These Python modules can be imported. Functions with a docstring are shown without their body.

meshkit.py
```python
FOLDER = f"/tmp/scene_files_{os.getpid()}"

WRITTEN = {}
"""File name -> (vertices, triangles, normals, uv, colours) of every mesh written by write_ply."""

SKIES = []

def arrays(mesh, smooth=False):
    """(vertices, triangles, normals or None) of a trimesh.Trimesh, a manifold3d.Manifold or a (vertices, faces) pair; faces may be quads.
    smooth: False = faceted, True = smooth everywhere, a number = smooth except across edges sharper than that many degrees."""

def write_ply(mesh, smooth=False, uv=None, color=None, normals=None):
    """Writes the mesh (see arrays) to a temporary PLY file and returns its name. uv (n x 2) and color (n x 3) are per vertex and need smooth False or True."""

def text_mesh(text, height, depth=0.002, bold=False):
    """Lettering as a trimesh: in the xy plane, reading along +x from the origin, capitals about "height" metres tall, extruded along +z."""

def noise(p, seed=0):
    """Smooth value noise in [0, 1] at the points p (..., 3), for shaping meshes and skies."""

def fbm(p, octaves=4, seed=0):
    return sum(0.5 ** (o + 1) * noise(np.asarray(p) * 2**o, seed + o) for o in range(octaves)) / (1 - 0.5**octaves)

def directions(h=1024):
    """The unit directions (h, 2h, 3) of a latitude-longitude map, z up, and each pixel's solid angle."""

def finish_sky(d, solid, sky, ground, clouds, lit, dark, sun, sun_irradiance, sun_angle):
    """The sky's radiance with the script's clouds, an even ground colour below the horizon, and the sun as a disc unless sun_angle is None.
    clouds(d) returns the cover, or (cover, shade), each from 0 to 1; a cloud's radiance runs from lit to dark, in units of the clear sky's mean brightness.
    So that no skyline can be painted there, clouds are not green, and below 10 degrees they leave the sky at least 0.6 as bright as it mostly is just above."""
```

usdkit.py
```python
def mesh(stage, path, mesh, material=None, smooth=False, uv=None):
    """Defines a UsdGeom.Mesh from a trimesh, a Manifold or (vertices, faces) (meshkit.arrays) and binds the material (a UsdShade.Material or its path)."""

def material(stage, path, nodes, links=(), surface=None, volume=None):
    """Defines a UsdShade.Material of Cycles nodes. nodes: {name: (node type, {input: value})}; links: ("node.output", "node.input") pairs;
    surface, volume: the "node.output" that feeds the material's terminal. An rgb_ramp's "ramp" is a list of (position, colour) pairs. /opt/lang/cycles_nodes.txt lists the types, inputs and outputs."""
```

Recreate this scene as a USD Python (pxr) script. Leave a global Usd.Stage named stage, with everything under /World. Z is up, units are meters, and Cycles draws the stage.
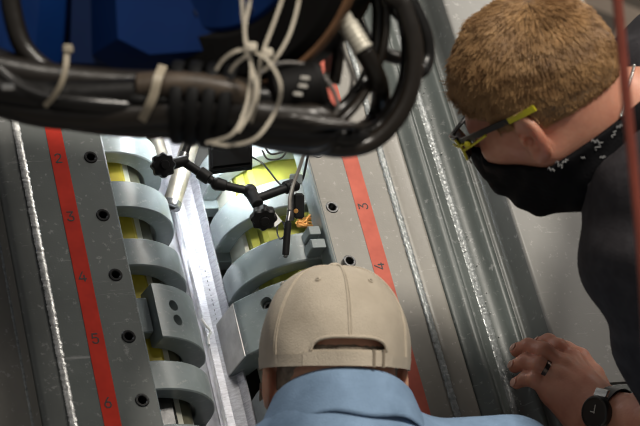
import math, random, numpy as np, trimesh, manifold3d, usdkit, meshkit
from pxr import Usd, UsdGeom, UsdLux, Gf, Sdf
from shapely.geometry import Polygon, Point, box as sbox
stage = Usd.Stage.CreateInMemory()
UsdGeom.SetStageUpAxis(stage, UsdGeom.Tokens.z); UsdGeom.SetStageMetersPerUnit(stage, 1.0)
UsdGeom.Xform.Define(stage, '/World'); UsdGeom.Scope.Define(stage, '/World/Looks')
A = np.array; rng = np.random.default_rng(7)

# ---------------------------------------------------------------- camera
F_PX, D0, PITCH = 2000.0, 2.7, math.radians(8)
CAM = A([0, 0, 1.70])
CR = A([1.0, 0, 0]); CF = A([0, math.cos(PITCH), -math.sin(PITCH)]); CU = A([0, math.sin(PITCH), math.cos(PITCH)])
cam = UsdGeom.Camera.Define(stage, '/World/camera')
cam.CreateHorizontalApertureAttr(36.0); cam.CreateVerticalApertureAttr(36.0 * 426 / 640)
cam.CreateFocalLengthAttr(F_PX * 36.0 / 640)
cam.CreateFocusDistanceAttr(2.64); cam.CreateFStopAttr(6.2); cam.CreateClippingRangeAttr(Gf.Vec2f(0.05, 100))
cam.CreateExposureAttr(0.55)
m4 = np.eye(4); m4[0, :3], m4[1, :3], m4[2, :3], m4[3, :3] = CR, CU, -CF, CAM
cam.AddTransformOp().Set(Gf.Matrix4d(*m4.ravel().tolist()))

# ---------------------------------------------------------------- light: dim hall light and the high lamps of the hall
dome = UsdLux.DomeLight.Define(stage, '/World/hall_light'); dome.CreateIntensityAttr(0.042); dome.CreateColorAttr(Gf.Vec3f(1.0, 0.96, 0.92))
def lamp(name, pos, target, w, h, power, color):
    l = UsdLux.RectLight.Define(stage, '/World/' + name)
    z = A(pos, float) - A(target, float); z /= np.linalg.norm(z)
    x = np.cross([0, 0, 1.0], z); x = x / np.linalg.norm(x) if np.linalg.norm(x) > 1e-3 else A([1.0, 0, 0]); y = np.cross(z, x)
    m = np.eye(4); m[0, :3], m[1, :3], m[2, :3], m[3, :3] = x, y, z, pos
    l.AddTransformOp().Set(Gf.Matrix4d(*m.ravel().tolist()))
    l.CreateWidthAttr(w); l.CreateHeightAttr(h); l.CreateColorAttr(Gf.Vec3f(*color)); l.CreateIntensityAttr(power / (w * h)); l.CreateNormalizeAttr(False)
LAMPS = [('hall_lamp', (1.1, 0.45, 4.7), (0.2, 2.5, 1.3), 0.8, 0.5, 35, (1.0, 0.93, 0.83)),
         ('hall_lamp_001', (2.7, 3.3, 5.0), (0.5, 2.4, 1.4), 1.6, 0.8, 19, (1.0, 0.93, 0.84)),
         ('hall_lamp_002', (-2.8, 4.2, 5.0), (-0.2, 2.6, 1.2), 1.6, 0.6, 3, (0.86, 0.93, 1.0)),
         ('hall_lamp_003', (-1.6, -1.8, 4.6), (0.0, 2.3, 1.2), 1.2, 0.5, 4, (1.0, 0.94, 0.86))]
for a in LAMPS: lamp(*a)

# ---------------------------------------------------------------- frames: the picture's and the machine's
def cw(x, yd, f): return x * CR - yd * CU + f * CF
MW, ML = cw(.917, -.033, .398), cw(-.232, -.856, .462)      # across the machine, along it
MW /= np.linalg.norm(MW); ML -= MW * (ML @ MW); ML /= np.linalg.norm(ML); MN = np.cross(MW, ML)
MO = CAM + CF * D0; MROT = A([MW, ML, MN])
def ray(px, py): return CF + CR * (px - 320) / F_PX - CU * (py - 213) / F_PX
def at(px, py, f): return CAM + ray(px, py) * f
def pl(px, py, n=0.0):                                       # the point of the machine's plane n in (across, along, out)
    d = ray(px, py); t = ((MO + MN * n - CAM) @ MN) / (d @ MN)
    return MROT @ (CAM + d * t - MO)
def mw(p): return A(p, float) @ MROT + MO
def M2W(mesh):                                               # a mesh in machine coordinates, put into the world
    m = mesh.copy(); m.vertices = mw(m.vertices); return m
def unit(v): v = A(v, float); return v / max(np.linalg.norm(v), 1e-12)

# ---------------------------------------------------------------- materials
T_ = '/World/Looks/'
def mat(name, color, rough=.5, metal=0.0, var=None, scale=8, stretch=(1, 1, 1), bump=0.0, bscale=60, dark=.8, spec=.5, coat=0.0, rvar=0.0, detail=4, extra=None):
    n = {'t': ('texture_coordinate', {}), 'm': ('mapping', {'scale': stretch}), 'n': ('noise_texture', {'scale': scale, 'detail': detail, 'roughness': .6}),
         'r': ('rgb_ramp', {'ramp': [(.3, tuple(c * dark for c in color)), (.7, var or color)]}),
         'p': ('principled_bsdf', {'roughness': rough, 'metallic': metal, 'specular_ior_level': spec, 'coat_weight': coat, 'coat_roughness': .12})}
    l = [('t.object', 'm.vector'), ('m.vector', 'n.vector'), ('n.fac', 'r.fac'), ('r.color', 'p.base_color')]
    if bump:
        n['bn'] = ('noise_texture', {'scale': bscale, 'detail': 3}); n['b'] = ('bump', {'strength': bump, 'distance': .003})
        l += [('m.vector', 'bn.vector'), ('bn.fac', 'b.height'), ('b.normal', 'p.normal')]
    if rvar:
        n['rr'] = ('map_range', {'from_min': .3, 'from_max': .7, 'to_min': rough - rvar, 'to_max': rough + rvar, 'clamp': True})
        l += [('n.fac', 'rr.value'), ('rr.result', 'p.roughness')]
    if extra: n['p'][1].update(extra)
    return usdkit.material(stage, T_ + name, n, l, surface='p.BSDF')
def paint(name, color, rough=.32, scuff=(.5, .5, .5)):       # machine paint: faint mottling, pale scuffs and scratches
    n = {'t': ('texture_coordinate', {}), 'n': ('noise_texture', {'scale': 7, 'detail': 5, 'roughness': .65}),
         'r': ('rgb_ramp', {'ramp': [(.3, tuple(c * .86 for c in color)), (.7, tuple(c * 1.1 for c in color))]}),
         'm': ('mapping', {'rotation': (0, 0, .9), 'scale': (7, 70, 20)}), 'sn': ('noise_texture', {'scale': 1.6, 'detail': 6, 'roughness': .7}),
         'sr': ('rgb_ramp', {'ramp': [(.63, (0, 0, 0)), (.73, (.38, .38, .38))]}),
         'gn': ('noise_texture', {'scale': 90, 'detail': 4, 'roughness': .7}), 'gr': ('rgb_ramp', {'ramp': [(.60, (0, 0, 0)), (.68, (.34, .34, .34))]}),
         'mx': ('mix', {'color2': scuff}), 'mg': ('mix', {'color2': tuple(c * .9 for c in scuff)}),
         'bn': ('noise_texture', {'scale': 420, 'detail': 2}), 'b': ('bump', {'strength': .06, 'distance': .002}),
         'rr': ('map_range', {'from_min': .3, 'from_max': .7, 'to_min': rough - .06, 'to_max': rough + .1, 'clamp': True}), 'p': ('principled_bsdf', {'specular_ior_level': .5})}
    l = [('t.object', 'n.vector'), ('n.fac', 'r.fac'), ('t.object', 'm.vector'), ('m.vector', 'sn.vector'), ('sn.fac', 'sr.fac'), ('t.object', 'gn.vector'), ('gn.fac', 'gr.fac'),
         ('r.color', 'mx.color1'), ('sr.color', 'mx.fac'), ('mx.color', 'mg.color1'), ('gr.color', 'mg.fac'), ('mg.color', 'p.base_color'),
         ('t.object', 'bn.vector'), ('bn.fac', 'b.height'), ('b.normal', 'p.normal'), ('n.fac', 'rr.value'), ('rr.result', 'p.roughness')]
    return usdkit.material(stage, T_ + name, n, l, surface='p.BSDF')
M = {}
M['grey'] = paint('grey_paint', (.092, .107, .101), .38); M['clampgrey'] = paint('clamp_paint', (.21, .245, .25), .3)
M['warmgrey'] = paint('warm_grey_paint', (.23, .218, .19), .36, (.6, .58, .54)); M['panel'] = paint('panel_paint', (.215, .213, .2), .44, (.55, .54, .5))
M['sidegrey'] = paint('side_paint', (.11, .118, .112), .40)
M['sidelit'] = paint('side_lit_paint', (.17, .163, .145), .36); M['tape'] = mat('red_tape', (.58, .028, .012), .6, spec=.15, var=(.62, .034, .015), scale=30); M['tape2'] = mat('lit_red_tape', (.52, .115, .08), .6, spec=.2, var=(.58, .14, .095), scale=30)
M['ink'] = mat('ink', (.02, .02, .02), .6); M['weld'] = mat('weld_metal', (.40, .41, .40), .32, .35, var=(.80, .80, .78), scale=170, bump=.25, bscale=300)
M['weldpaint'] = mat('painted_weld', (.20, .22, .22), .22, .1, var=(.34, .36, .36), scale=150, bump=.22, bscale=260)
M['black'] = mat('black_plastic', (.005, .005, .006), .5, spec=.25, var=(.013, .013, .013), scale=40); M['blackmetal'] = mat('black_oxide', (.02, .02, .02), .25, .6, var=(.04, .04, .04), scale=50)
M['bore'] = mat('bore', (.01, .01, .01), .6); M['bush'] = mat('bushing_steel', (.16, .16, .16), .25, .9, var=(.3, .3, .3), scale=90)
M['steel'] = mat('bright_steel', (.55, .55, .53), .22, 1.0, var=(.72, .71, .68), scale=20, stretch=(1, 1, 8), bump=.05, bscale=200)
M['tube2'] = mat('satin_tube', (.26, .235, .195), .34, .75, var=(.36, .33, .28), scale=20)
M['alu'] = mat('aluminium', (.44, .445, .48), .36, .6, var=(.58, .585, .62), scale=14, bump=.25, bscale=34, rvar=.1)
M['alu2'] = mat('milled_aluminium', (.36, .365, .40), .42, .55, var=(.48, .485, .53), scale=120, stretch=(1, 4, 1), bump=.1, bscale=200)
M['pale_metal'] = mat('pale_metal', (.50, .49, .47), .45, .3, var=(.6, .59, .57), scale=40, bump=.06, bscale=200); M['yellow'] = mat('yellow_resin', (.5, .41, .03), .3, var=(.62, .52, .06), scale=22, extra={'subsurface_weight': .0}); M['lime'] = mat('lime_resin', (.44, .46, .075), .35, var=(.53, .535, .11), scale=10)
M['pale'] = mat('pale_spacer', (.72, .72, .62), .4); M['olive'] = mat('olive_conductor', (.10, .10, .07), .35, var=(.16, .155, .1), scale=26)
M['copper'] = mat('copper_wire', (.55, .24, .06), .35, .6, var=(.72, .38, .12), scale=60); M['white'] = mat('white_plastic', (.62, .62, .6), .4)
M['matte'] = mat('matte_black', (.004, .004, .004), .85, spec=.08); M['inner'] = mat('inner_wall', (.05, .055, .055), .6)
M['glow'] = usdkit.material(stage, T_ + 'lamp_glow', {'e': ('emission', {'color': (.92, .97, 1.0), 'strength': 46.0})}, surface='e.emission')

# ---------------------------------------------------------------- things, parts, names
TAKEN = {}
def numbered(parent, name):
    k = TAKEN.get((parent, name), 0); TAKEN[(parent, name)] = k + 1
    return name if k == 0 else f'{name}_{k:03d}'
def keys(prim, label=None, cat=None, group=None, kind=None):
    for k, v in (('label', label), ('category', cat), ('group', group), ('kind', kind)):
        if v: prim.SetCustomDataByKey(k, v)
def cat_(ms): return trimesh.util.concatenate([m for m in ms])
def tm(m):
    if isinstance(m, (list,)): return cat_([tm(x) for x in m])
    if hasattr(m, 'to_mesh'): v, f, _ = meshkit.arrays(m); return trimesh.Trimesh(v, f, process=False)
    return m
class Thing:
    """Parts are given in world coordinates; done() sets the thing's base and writes an Xform with one Mesh per part."""
    def __init__(s, name, label=None, cat=None, group=None, kind=None, rot=None):
        s.name, s.meta, s.rot, s.parts = name, (label, cat, group, kind), np.eye(3) if rot is None else rot, []
    def part(s, name, mesh, material, smooth=30, label=None, kind=None, under=None, mach=False):
        mesh = tm(mesh); s.parts.append((name, M2W(mesh) if mach else mesh, material, smooth, label, kind, under)); return len(s.parts) - 1
    def done(s):
        allv = np.vstack([p[1].vertices for p in s.parts]); lo, hi = allv.min(0), allv.max(0)
        s.base = A([(lo[0] + hi[0]) / 2, (lo[1] + hi[1]) / 2, lo[2]])
        one = len(s.parts) == 1 and s.parts[0][0] == s.name
        path = '/World/' + numbered('/World', s.name); m = np.eye(4); m[:3, :3] = s.rot; m[3, :3] = s.base
        paths = []
        if not one:
            x = UsdGeom.Xform.Define(stage, path); x.AddTransformOp().Set(Gf.Matrix4d(*m.ravel().tolist()))
        for name, mesh, material, smooth, label, kind, under in s.parts:
            loc = mesh.copy(); loc.vertices = (mesh.vertices - s.base) @ s.rot.T
            if one: p = path
            else:
                up = path if under is None else paths[under]; p = up + '/' + numbered(up, name)
            g = usdkit.mesh(stage, p, loc, material, smooth)
            if one: g.AddTransformOp().Set(Gf.Matrix4d(*m.ravel().tolist()))
            else: keys(g.GetPrim(), label, kind=kind)
            paths.append(p)
        s.prim = stage.GetPrimAtPath(path); keys(s.prim, *s.meta); s.path = path; return s
def single(name, mesh, material, label=None, cat=None, group=None, kind=None, smooth=30, mach=False, rot=None):
    t = Thing(name, label, cat, group, kind, MROT if mach and rot is None else rot); t.part(name, mesh, material, smooth, mach=mach); return t.done()
def copy_of(t, shift, label, group=None):                       # a copy of a thing with its parts, moved by shift (world)
    path = '/World/' + numbered('/World', t.name); x = UsdGeom.Xform.Define(stage, path)
    x.GetPrim().GetReferences().AddInternalReference(t.path); x.GetPrim().SetInstanceable(True)
    m = np.eye(4); m[:3, :3] = t.rot; m[3, :3] = t.base + shift
    UsdGeom.Xformable(x).ClearXformOpOrder(); UsdGeom.Xformable(x).MakeMatrixXform().Set(Gf.Matrix4d(*m.ravel().tolist()))
    keys(x.GetPrim(), label, t.meta[1], group or t.meta[2]); return x

# ---------------------------------------------------------------- shapes
def hull(pts): return trimesh.convex.convex_hull(A(pts, float))
def cbox(c, size, b=.002, R=None):                               # chamfered box; R rows are its axes
    h = A(size, float) / 2; b = min(b, h.min() * .6); pts = []
    for sx in (-1, 1):
        for sy in (-1, 1):
            for sz in (-1, 1):
                s = A([sx, sy, sz])
                for k in range(3):
                    d = h - b; d[k] = h[k]; pts.append(s * d)
    pts = A(pts)
    return hull((pts @ A(R) if R is not None else pts) + A(c, float))
def frame_of(d):
    d = unit(d); a = A([0, 0, 1.0]) if abs(d[2]) < .9 else A([1.0, 0, 0]); x = unit(np.cross(a, d)); return x, np.cross(d, x), d
def lathe(prof, p0, d, n=24, closed=False):                      # prof: (radius, height) along d from p0
    x, y, z = frame_of(d); prof = A(prof, float); k = len(prof); an = np.arange(n) / n * 2 * np.pi
    v = (p0 + prof[None, :, 1, None] * z + prof[None, :, 0, None] * (np.cos(an)[:, None, None] * x + np.sin(an)[:, None, None] * y)).reshape(-1, 3)
    f = []
    for i in range(n):
        j = (i + 1) % n
        for a in range(k - 1 + closed):
            b = (a + 1) % k; f += [[i * k + a, j * k + a, j * k + b], [i * k + a, j * k + b, i * k + b]]
    m = trimesh.Trimesh(v, f, process=False); m.merge_vertices(); m.update_faces(m.nondegenerate_faces()); return m
def rod(p0, p1, r, r1=None, b=None, n=20):
    p0, p1 = A(p0, float), A(p1, float); L = np.linalg.norm(p1 - p0); r1 = r if r1 is None else r1; b = min(r, r1, L) * .15 if b is None else b
    return lathe([(0, 0), (r - b, 0), (r, b), (r1, L - b), (r1 - b, L), (0, L)], p0, p1 - p0, n)
def ball(c, r, n=2): m = trimesh.creation.icosphere(n, r); m.apply_translation(c); return m
def spline(pts, n=12, closed=False):                             # Catmull-Rom through the points
    p = A(pts, float); p = np.vstack([p[-1], p, p[:2]]) if closed else np.vstack([2 * p[0] - p[1], p, 2 * p[-1] - p[-2]]); out = []
    for i in range(len(p) - 3):
        a, b, c, d = p[i:i + 4]; t = np.linspace(0, 1, n, endpoint=False)[:, None]
        out.append(.5 * (2 * b + (c - a) * t + (2 * a - 5 * b + 4 * c - d) * t ** 2 + (3 * b - a - 3 * c + d) * t ** 3))
    return np.vstack(out + ([] if closed else [p[-2:-1]]))
def sweep(path, r, n=12, closed=False, sec=None, up=None):       # a tube along the path; r may vary; sec: an own section (x, y); up: fixed reference for its y
    p = A(path, float); k = len(p); r = np.broadcast_to(A(r, float), (k,))
    t = np.gradient(p, axis=0) if not closed else np.roll(p, -1, 0) - np.roll(p, 1, 0); t /= np.linalg.norm(t, axis=1, keepdims=True) + 1e-12
    if sec is None: an = np.arange(n) / n * 2 * np.pi; sec = np.stack([np.cos(an), np.sin(an)], 1)
    sec = A(sec, float); n = len(sec); v = np.zeros((k, n, 3)); x = frame_of(t[0])[0]
    for i in range(k):
        if up is not None: x = unit(np.cross(up, t[i]))
        else: x = unit(x - t[i] * (x @ t[i]))
        y = np.cross(t[i], x); v[i] = p[i] + r[i] * (sec[:, :1] * x + sec[:, 1:] * y)
    f = []; idx = np.arange(k * n).reshape(k, n)
    for i in range(k if closed else k - 1):
        a, b = idx[i], idx[(i + 1) % k]; a2, b2 = np.roll(a, -1), np.roll(b, -1)
        f += np.stack([a, a2, b2], 1).tolist() + np.stack([a, b2, b], 1).tolist()
    v = v.reshape(-1, 3)
    if not closed:
        v = np.vstack([v, p[0], p[-1]]); c0, c1 = k * n, k * n + 1
        f += [[c0, (j + 1) % n, j] for j in range(n)] + [[c1, (k - 1) * n + j, (k - 1) * n + (j + 1) % n] for j in range(n)]
    return trimesh.Trimesh(v, f, process=False)
def ext_v(poly, v0, v1, b=.0025):                                # polygon in (across, out), drawn along v with chamfered ends; machine coordinates
    poly = Polygon(poly).buffer(0); poly = poly if poly.exterior.is_ccw else Polygon(list(poly.exterior.coords)[::-1])
    P = A(poly.exterior.coords)[:-1]; P = P if Polygon(P).exterior.is_ccw else P[::-1]
    a, c = np.roll(P, 1, 0), np.roll(P, -1, 0); e1 = P - a; e2 = c - P
    n1 = np.stack([-e1[:, 1], e1[:, 0]], 1) / np.linalg.norm(e1, axis=1)[:, None]; n2 = np.stack([-e2[:, 1], e2[:, 0]], 1) / np.linalg.norm(e2, axis=1)[:, None]
    q = n1 + n2; q /= np.maximum((q * n1).sum(1), .5)[:, None]; I = P + q * b
    tri = trimesh.creation.triangulate_polygon(Polygon(I), engine='earcut')[1]; k = len(P)
    tri = A([t if np.cross(I[t[1]] - I[t[0]], I[t[2]] - I[t[0]]) > 0 else t[::-1] for t in tri])
    rings = [(I, v0), (P, v0 + b), (P, v1 - b), (I, v1)]
    V = np.vstack([np.stack([r[:, 0], np.full(k, v), r[:, 1]], 1) for r, v in rings]); f = tri.tolist() + (tri[:, ::-1] + 3 * k).tolist()
    for s in range(3):
        for i in range(k):
            j = (i + 1) % k; f += [[s * k + i, (s + 1) * k + i, (s + 1) * k + j], [s * k + i, (s + 1) * k + j, s * k + j]]
    m = trimesh.Trimesh(V, f, process=False); return m
def ext_n(poly, n0, n1):                                         # polygon in (across, along), thick from n0 to n1
    m = trimesh.creation.extrude_polygon(poly, n1 - n0, engine='earcut'); m.apply_translation([0, 0, n0]); return m
def ribbon_wall(pts, v0, v1, th=.006):                           # a bent sheet with the section pts (across, out)
    P = A(pts, float); t = np.gradient(P, axis=0); nn = np.stack([-t[:, 1], t[:, 0]], 1); nn /= np.linalg.norm(nn, axis=1)[:, None]
    return ext_v(np.vstack([P, (P - nn * th)[::-1]]), v0, v1, .0008)

# ================================================================ the setting
fl = single('floor', cbox((0, 3, -.05), (14, 12, .1), .001), mat('floor_concrete', (.16, .15, .14), .5, var=(.22, .21, .2), scale=2), kind='structure')
wb = Thing('wall_back', kind='structure'); wm = mat('wall_brown', (.085, .068, .055), .7, var=(.12, .1, .085), scale=1.5)
wb.part('wall_face', cbox((0, 7.6, 3), (14, .2, 6), .01), wm)
for k in range(9): wb.part('wall_panel', cbox((-5.6 + 1.4 * k, 7.48, 2.9), (1.33, .05, 5.8), .01), mat(f'wall_panel_brown{k % 3}', (.08 + .02 * (k % 3), .066 + .016 * (k % 3), .055 + .012 * (k % 3)), .7))
wb.done()
bm = mat('beam_brown', (.22, .17, .13), .6, var=(.28, .22, .17), scale=3)
single('trim_1', hull([at(x, y, f) for f in (5.2, 5.45) for x, y in ((612, 40), (660, 95), (676, 60), (628, 5))]), bm, kind='structure')
single('trim_2', hull([at(x, y, f) for f in (5.9, 6.1) for x, y in ((540, -12), (700, 48), (704, 34), (540, -28))]), bm, kind='structure')

# ================================================================ the machine
V0, V1, PITCHV = -.47, .85, .0895
def digit(txt, u, v, n, h=.0145, rot=0.0):
    m = meshkit.text_mesh(txt, h, .0003); m.vertices -= [*m.bounds.mean(0)[:2], 0]
    c, s = math.cos(rot), math.sin(rot); m.vertices[:, :2] = m.vertices[:, :2] @ A([[c, s], [-s, c]]); m.apply_translation([u, v, n]); return m
def insert(t, u, v, proud=.0015, hexed=True):
    b = t.part('threaded_insert', lathe([(.0053, -.02), (.0053, proud - .0008), (.0062, proud), (.0082, proud), (.0092, proud - .001), (.0092, -.002)], A([u, v, 0]), (0, 0, 1), 20), M['bush'] if not hexed else M['blackmetal'], mach=True)
    t.part('bore_floor', lathe([(.0054, -.016), (.003, -.0175), (0, -.018)], A([u, v, 0]), (0, 0, 1), 12), M['bore'], mach=True, under=b)
def bead(u, n, v0, v1, r, seed, flat=.6):                         # a weld: overlapping scalloped ripples
    g = np.random.default_rng(seed); vs = np.arange(v0, v1, .0035); out = []
    ph = np.linspace(-.2, math.pi + .2, 7)
    rows = []
    for i, v in enumerate(vs):
        for dv, k in ((0, 1.0), (.0019, .95)):
            w = r * (k + .07 * g.normal()); du = g.normal() * r * .06
            rows.append([[u + du + w * math.cos(a), v + dv + .3 * r * math.sin(a) * -1, n + flat * .75 * w * max(math.sin(a), -.1)] for a in ph])
    R = A(rows); k = R.shape[1]; f = []
    for i in range(len(R) - 1):
        for j in range(k - 1): a = i * k + j; f += [[a, a + k, a + k + 1], [a, a + k + 1, a + 1]]
    return trimesh.Trimesh(R.reshape(-1, 3), [x[::-1] for x in f], process=False)
def tape_strip(u0, u1, v0, v1, seed):
    g = np.random.default_rng(seed); k = 40; vs = np.linspace(v0, v1, k); e0 = u0 + np.cumsum(g.normal(0, .00012, k)); e1 = u1 + np.cumsum(g.normal(0, .00012, k))
    return ext_n(Polygon(np.vstack([np.stack([e0, vs], 1), np.stack([e1, vs], 1)[::-1]])), .0001, .0006)

# left half of the casing
lt = Thing('casing_half', 'grey welded steel casing half, paint deepened for shade, with bright red tape numbered 2 to 6', 'casing', rot=MROT)
LV = [.0971 - PITCHV * k + .0009 * k for k in range(-3, 7)]
pp = sbox(-.394, V0, -.2838, V1)
for v in LV: pp = pp.difference(Point(-.3036, v).buffer(.009, 10))
lt.part('flange_plate', ext_n(pp, -.034, 0), M['grey'], mach=True)  # grey deepened beyond the paint to carry the shade on this half
lt.part('plate_edge_trim', ext_v([(-.2848, .0002), (-.2828, -.0008), (-.2828, -.033), (-.2848, -.034)], V0, V1, .0005), M['clampgrey'], mach=True, label='paler edge of the plate')
for v in LV: insert(lt, -.3036, v)
tp = lt.part('marking_tape', tape_strip(-.3572, -.3362, V0, V1, 3), M['tape'], label='red tape with hand-written numbers', mach=True)
for k, txt in enumerate('23456'): lt.part('number', digit(txt, -.3478 + .0006 * (k % 2), .0965 - .0885 * k, .0006), M['ink'], under=tp, mach=True, label=f'black hand-written {txt}')
lt.part('weld_bead', bead(-.3955, .0, V0, V1, .0052, 5), M['weld'], 60, mach=True, label='silvery weld bead')
lt.part('side_strip', ribbon_wall([(-.396, -.0005), (-.416, -.0035), (-.4225, -.0045), (-.4262, -.0065), (-.4285, -.010), (-.4298, -.0145)][::-1], V0, V1), M['sidegrey'], 50, mach=True, label='narrow strip with rounded glossy corner')
lt.part('side_panel', ribbon_wall([(-.4300, -.0145), (-.4345, -.033), (-.437, -.036), (-.455, -.0405), (-.60, -.080), (-.63, -.1), (-.64, -.3)][::-1], V0, V1), M['sidelit'], 40, mach=True)  # paint lightened to carry the light falling on this side
lt.part('side_weld', bead(-.4345, -.0335, V0, V1, .0028, 9, .5), M['weldpaint'], 60, mach=True)
lt.part('inner_wall', ribbon_wall([(-.30, -.034), (-.31, -.2), (-.16, -.215)], V0, V1, .006), M['inner'], mach=True)
lt.done()
# right half
rt = Thing('casing_half', 'lighter grey welded casing half with light-tinted red tape numbered 3 and 4', 'casing', rot=MROT)
RV = [.0083 + PITCHV * k - .001 * k for k in range(-5, 8)]
pr = sbox(.0035, V0, .116, V1)
for v in RV: pr = pr.difference(Point(.0200, v).buffer(.009, 10))
rt.part('flange_plate', ext_n(pr, -.034, 0), M['warmgrey'], mach=True)
rt.part('plate_edge_trim', ext_v([(.0055, .0004), (.0035, -.0002), (.0012, -.0022), (.0004, -.005), (.0004, -.033), (.0035, -.034)], V0, V1, .0005), M['clampgrey'], 50, mach=True, label='rounded edge of the plate coloured blue-grey for reflected light')  # the light reflected on this edge is put into its bluish colour
for v in RV: insert(rt, .0200, v, .009 if abs(v + .08) < .02 else .0012, False)
tp = rt.part('marking_tape', tape_strip(.0552, .0786, V0, V1, 4), M['tape2'], label='faded red tape with hand-written numbers', mach=True)  # tape red paled to carry the stronger light on this half
for k, txt in enumerate('34'): rt.part('number', digit(txt, .0660 - .001 * k, .0078 - .094 * k, .0006, .0145, math.pi / 2), M['ink'], under=tp, mach=True, label=f'faint black {txt} turned on its side')
rt.part('weld_bead', bead(.1155, .001, V0, V1, .0052, 6), M['weldpaint'], 60, mach=True, label='shiny rippled weld bead')
rt.part('flat_strip', ribbon_wall([(.117, .0004), (.130, .0008), (.146, .0006), (.150, -.0006), (.1515, -.0025)], V0, V1), M['warmgrey'], 50, mach=True, label='flat strip beyond the weld')
rt.part('rounded_strip', ribbon_wall([(.1512, -.0025), (.156, -.0015), (.162, .0015), (.167, .0055), (.1705, .0078), (.1745, .0085), (.179, .0075)], V0, V1), M['grey'], 50, mach=True, label='strip rising to a glossy rounded corner')
rt.part('trough_strip', ribbon_wall([(.179, .0075), (.188, .002), (.197, -.002), (.209, -.003), (.219, .000), (.2255, .006), (.2300, .0105), (.2345, .0115), (.2395, .0098)], V0, V1), M['grey'], 50, mach=True, label='hollow strip between two glossy corners')
rt.part('trough_weld', bead(.2015, -.003, V0, .30, .0068, 11, .34), M['weldpaint'], 60, mach=True, label='rough spattered weld')
rt.part('raised_wall', ribbon_wall([(.2395, .0098), (.244, .0075), (.249, .010), (.2525, .020), (.256, .052)], V0, V1), M['sidegrey'], 50, mach=True)
g = np.random.default_rng(4)
u_edge = pl(597, 30, .05)[0]
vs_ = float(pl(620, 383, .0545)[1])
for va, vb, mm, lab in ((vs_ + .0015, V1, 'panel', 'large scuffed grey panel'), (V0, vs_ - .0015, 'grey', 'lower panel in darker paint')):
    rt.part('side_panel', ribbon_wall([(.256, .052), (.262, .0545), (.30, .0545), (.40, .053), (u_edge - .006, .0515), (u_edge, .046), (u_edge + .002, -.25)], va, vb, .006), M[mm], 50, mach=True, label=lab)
spl = []
for k in range(130):
    v = g.uniform(-.35, .25); s = g.uniform(.0004, .0010); b = trimesh.creation.icosphere(1, s); b.apply_translation([.2015 + g.normal(0, .008), v, -.0005 + g.uniform(0, .0008)]); spl.append(b)
rt.part('weld_spatter', spl, M['weld'], mach=True, kind='stuff')
rt.part('inner_wall', ribbon_wall([(-.105, -.215), (.03, -.2), (.025, -.034)], V0, V1, .006), M['inner'], mach=True)
rt.done()
cr = Thing('machine_cradle', 'dark steel cradle carrying the casing from below', 'stand', rot=None)
lowz = mw([(-.2, V0, -.2)])[0]
for u in (-.5, .35):
    for v in (-.38, .7):
        p = mw([(u, v, -.22)])[0]; cr.part('leg', cbox((p[0], p[1], p[2] / 2), (.1, .1, p[2]), .006), M['sidegrey'])
for v in (-.38, .7): cr.part('cross_beam', ext_v([(-.62, -.26), (.52, -.26), (.52, -.216), (-.62, -.216)], v - .05, v + .05, .003), M['sidegrey'], mach=True)
cr.done()

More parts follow.
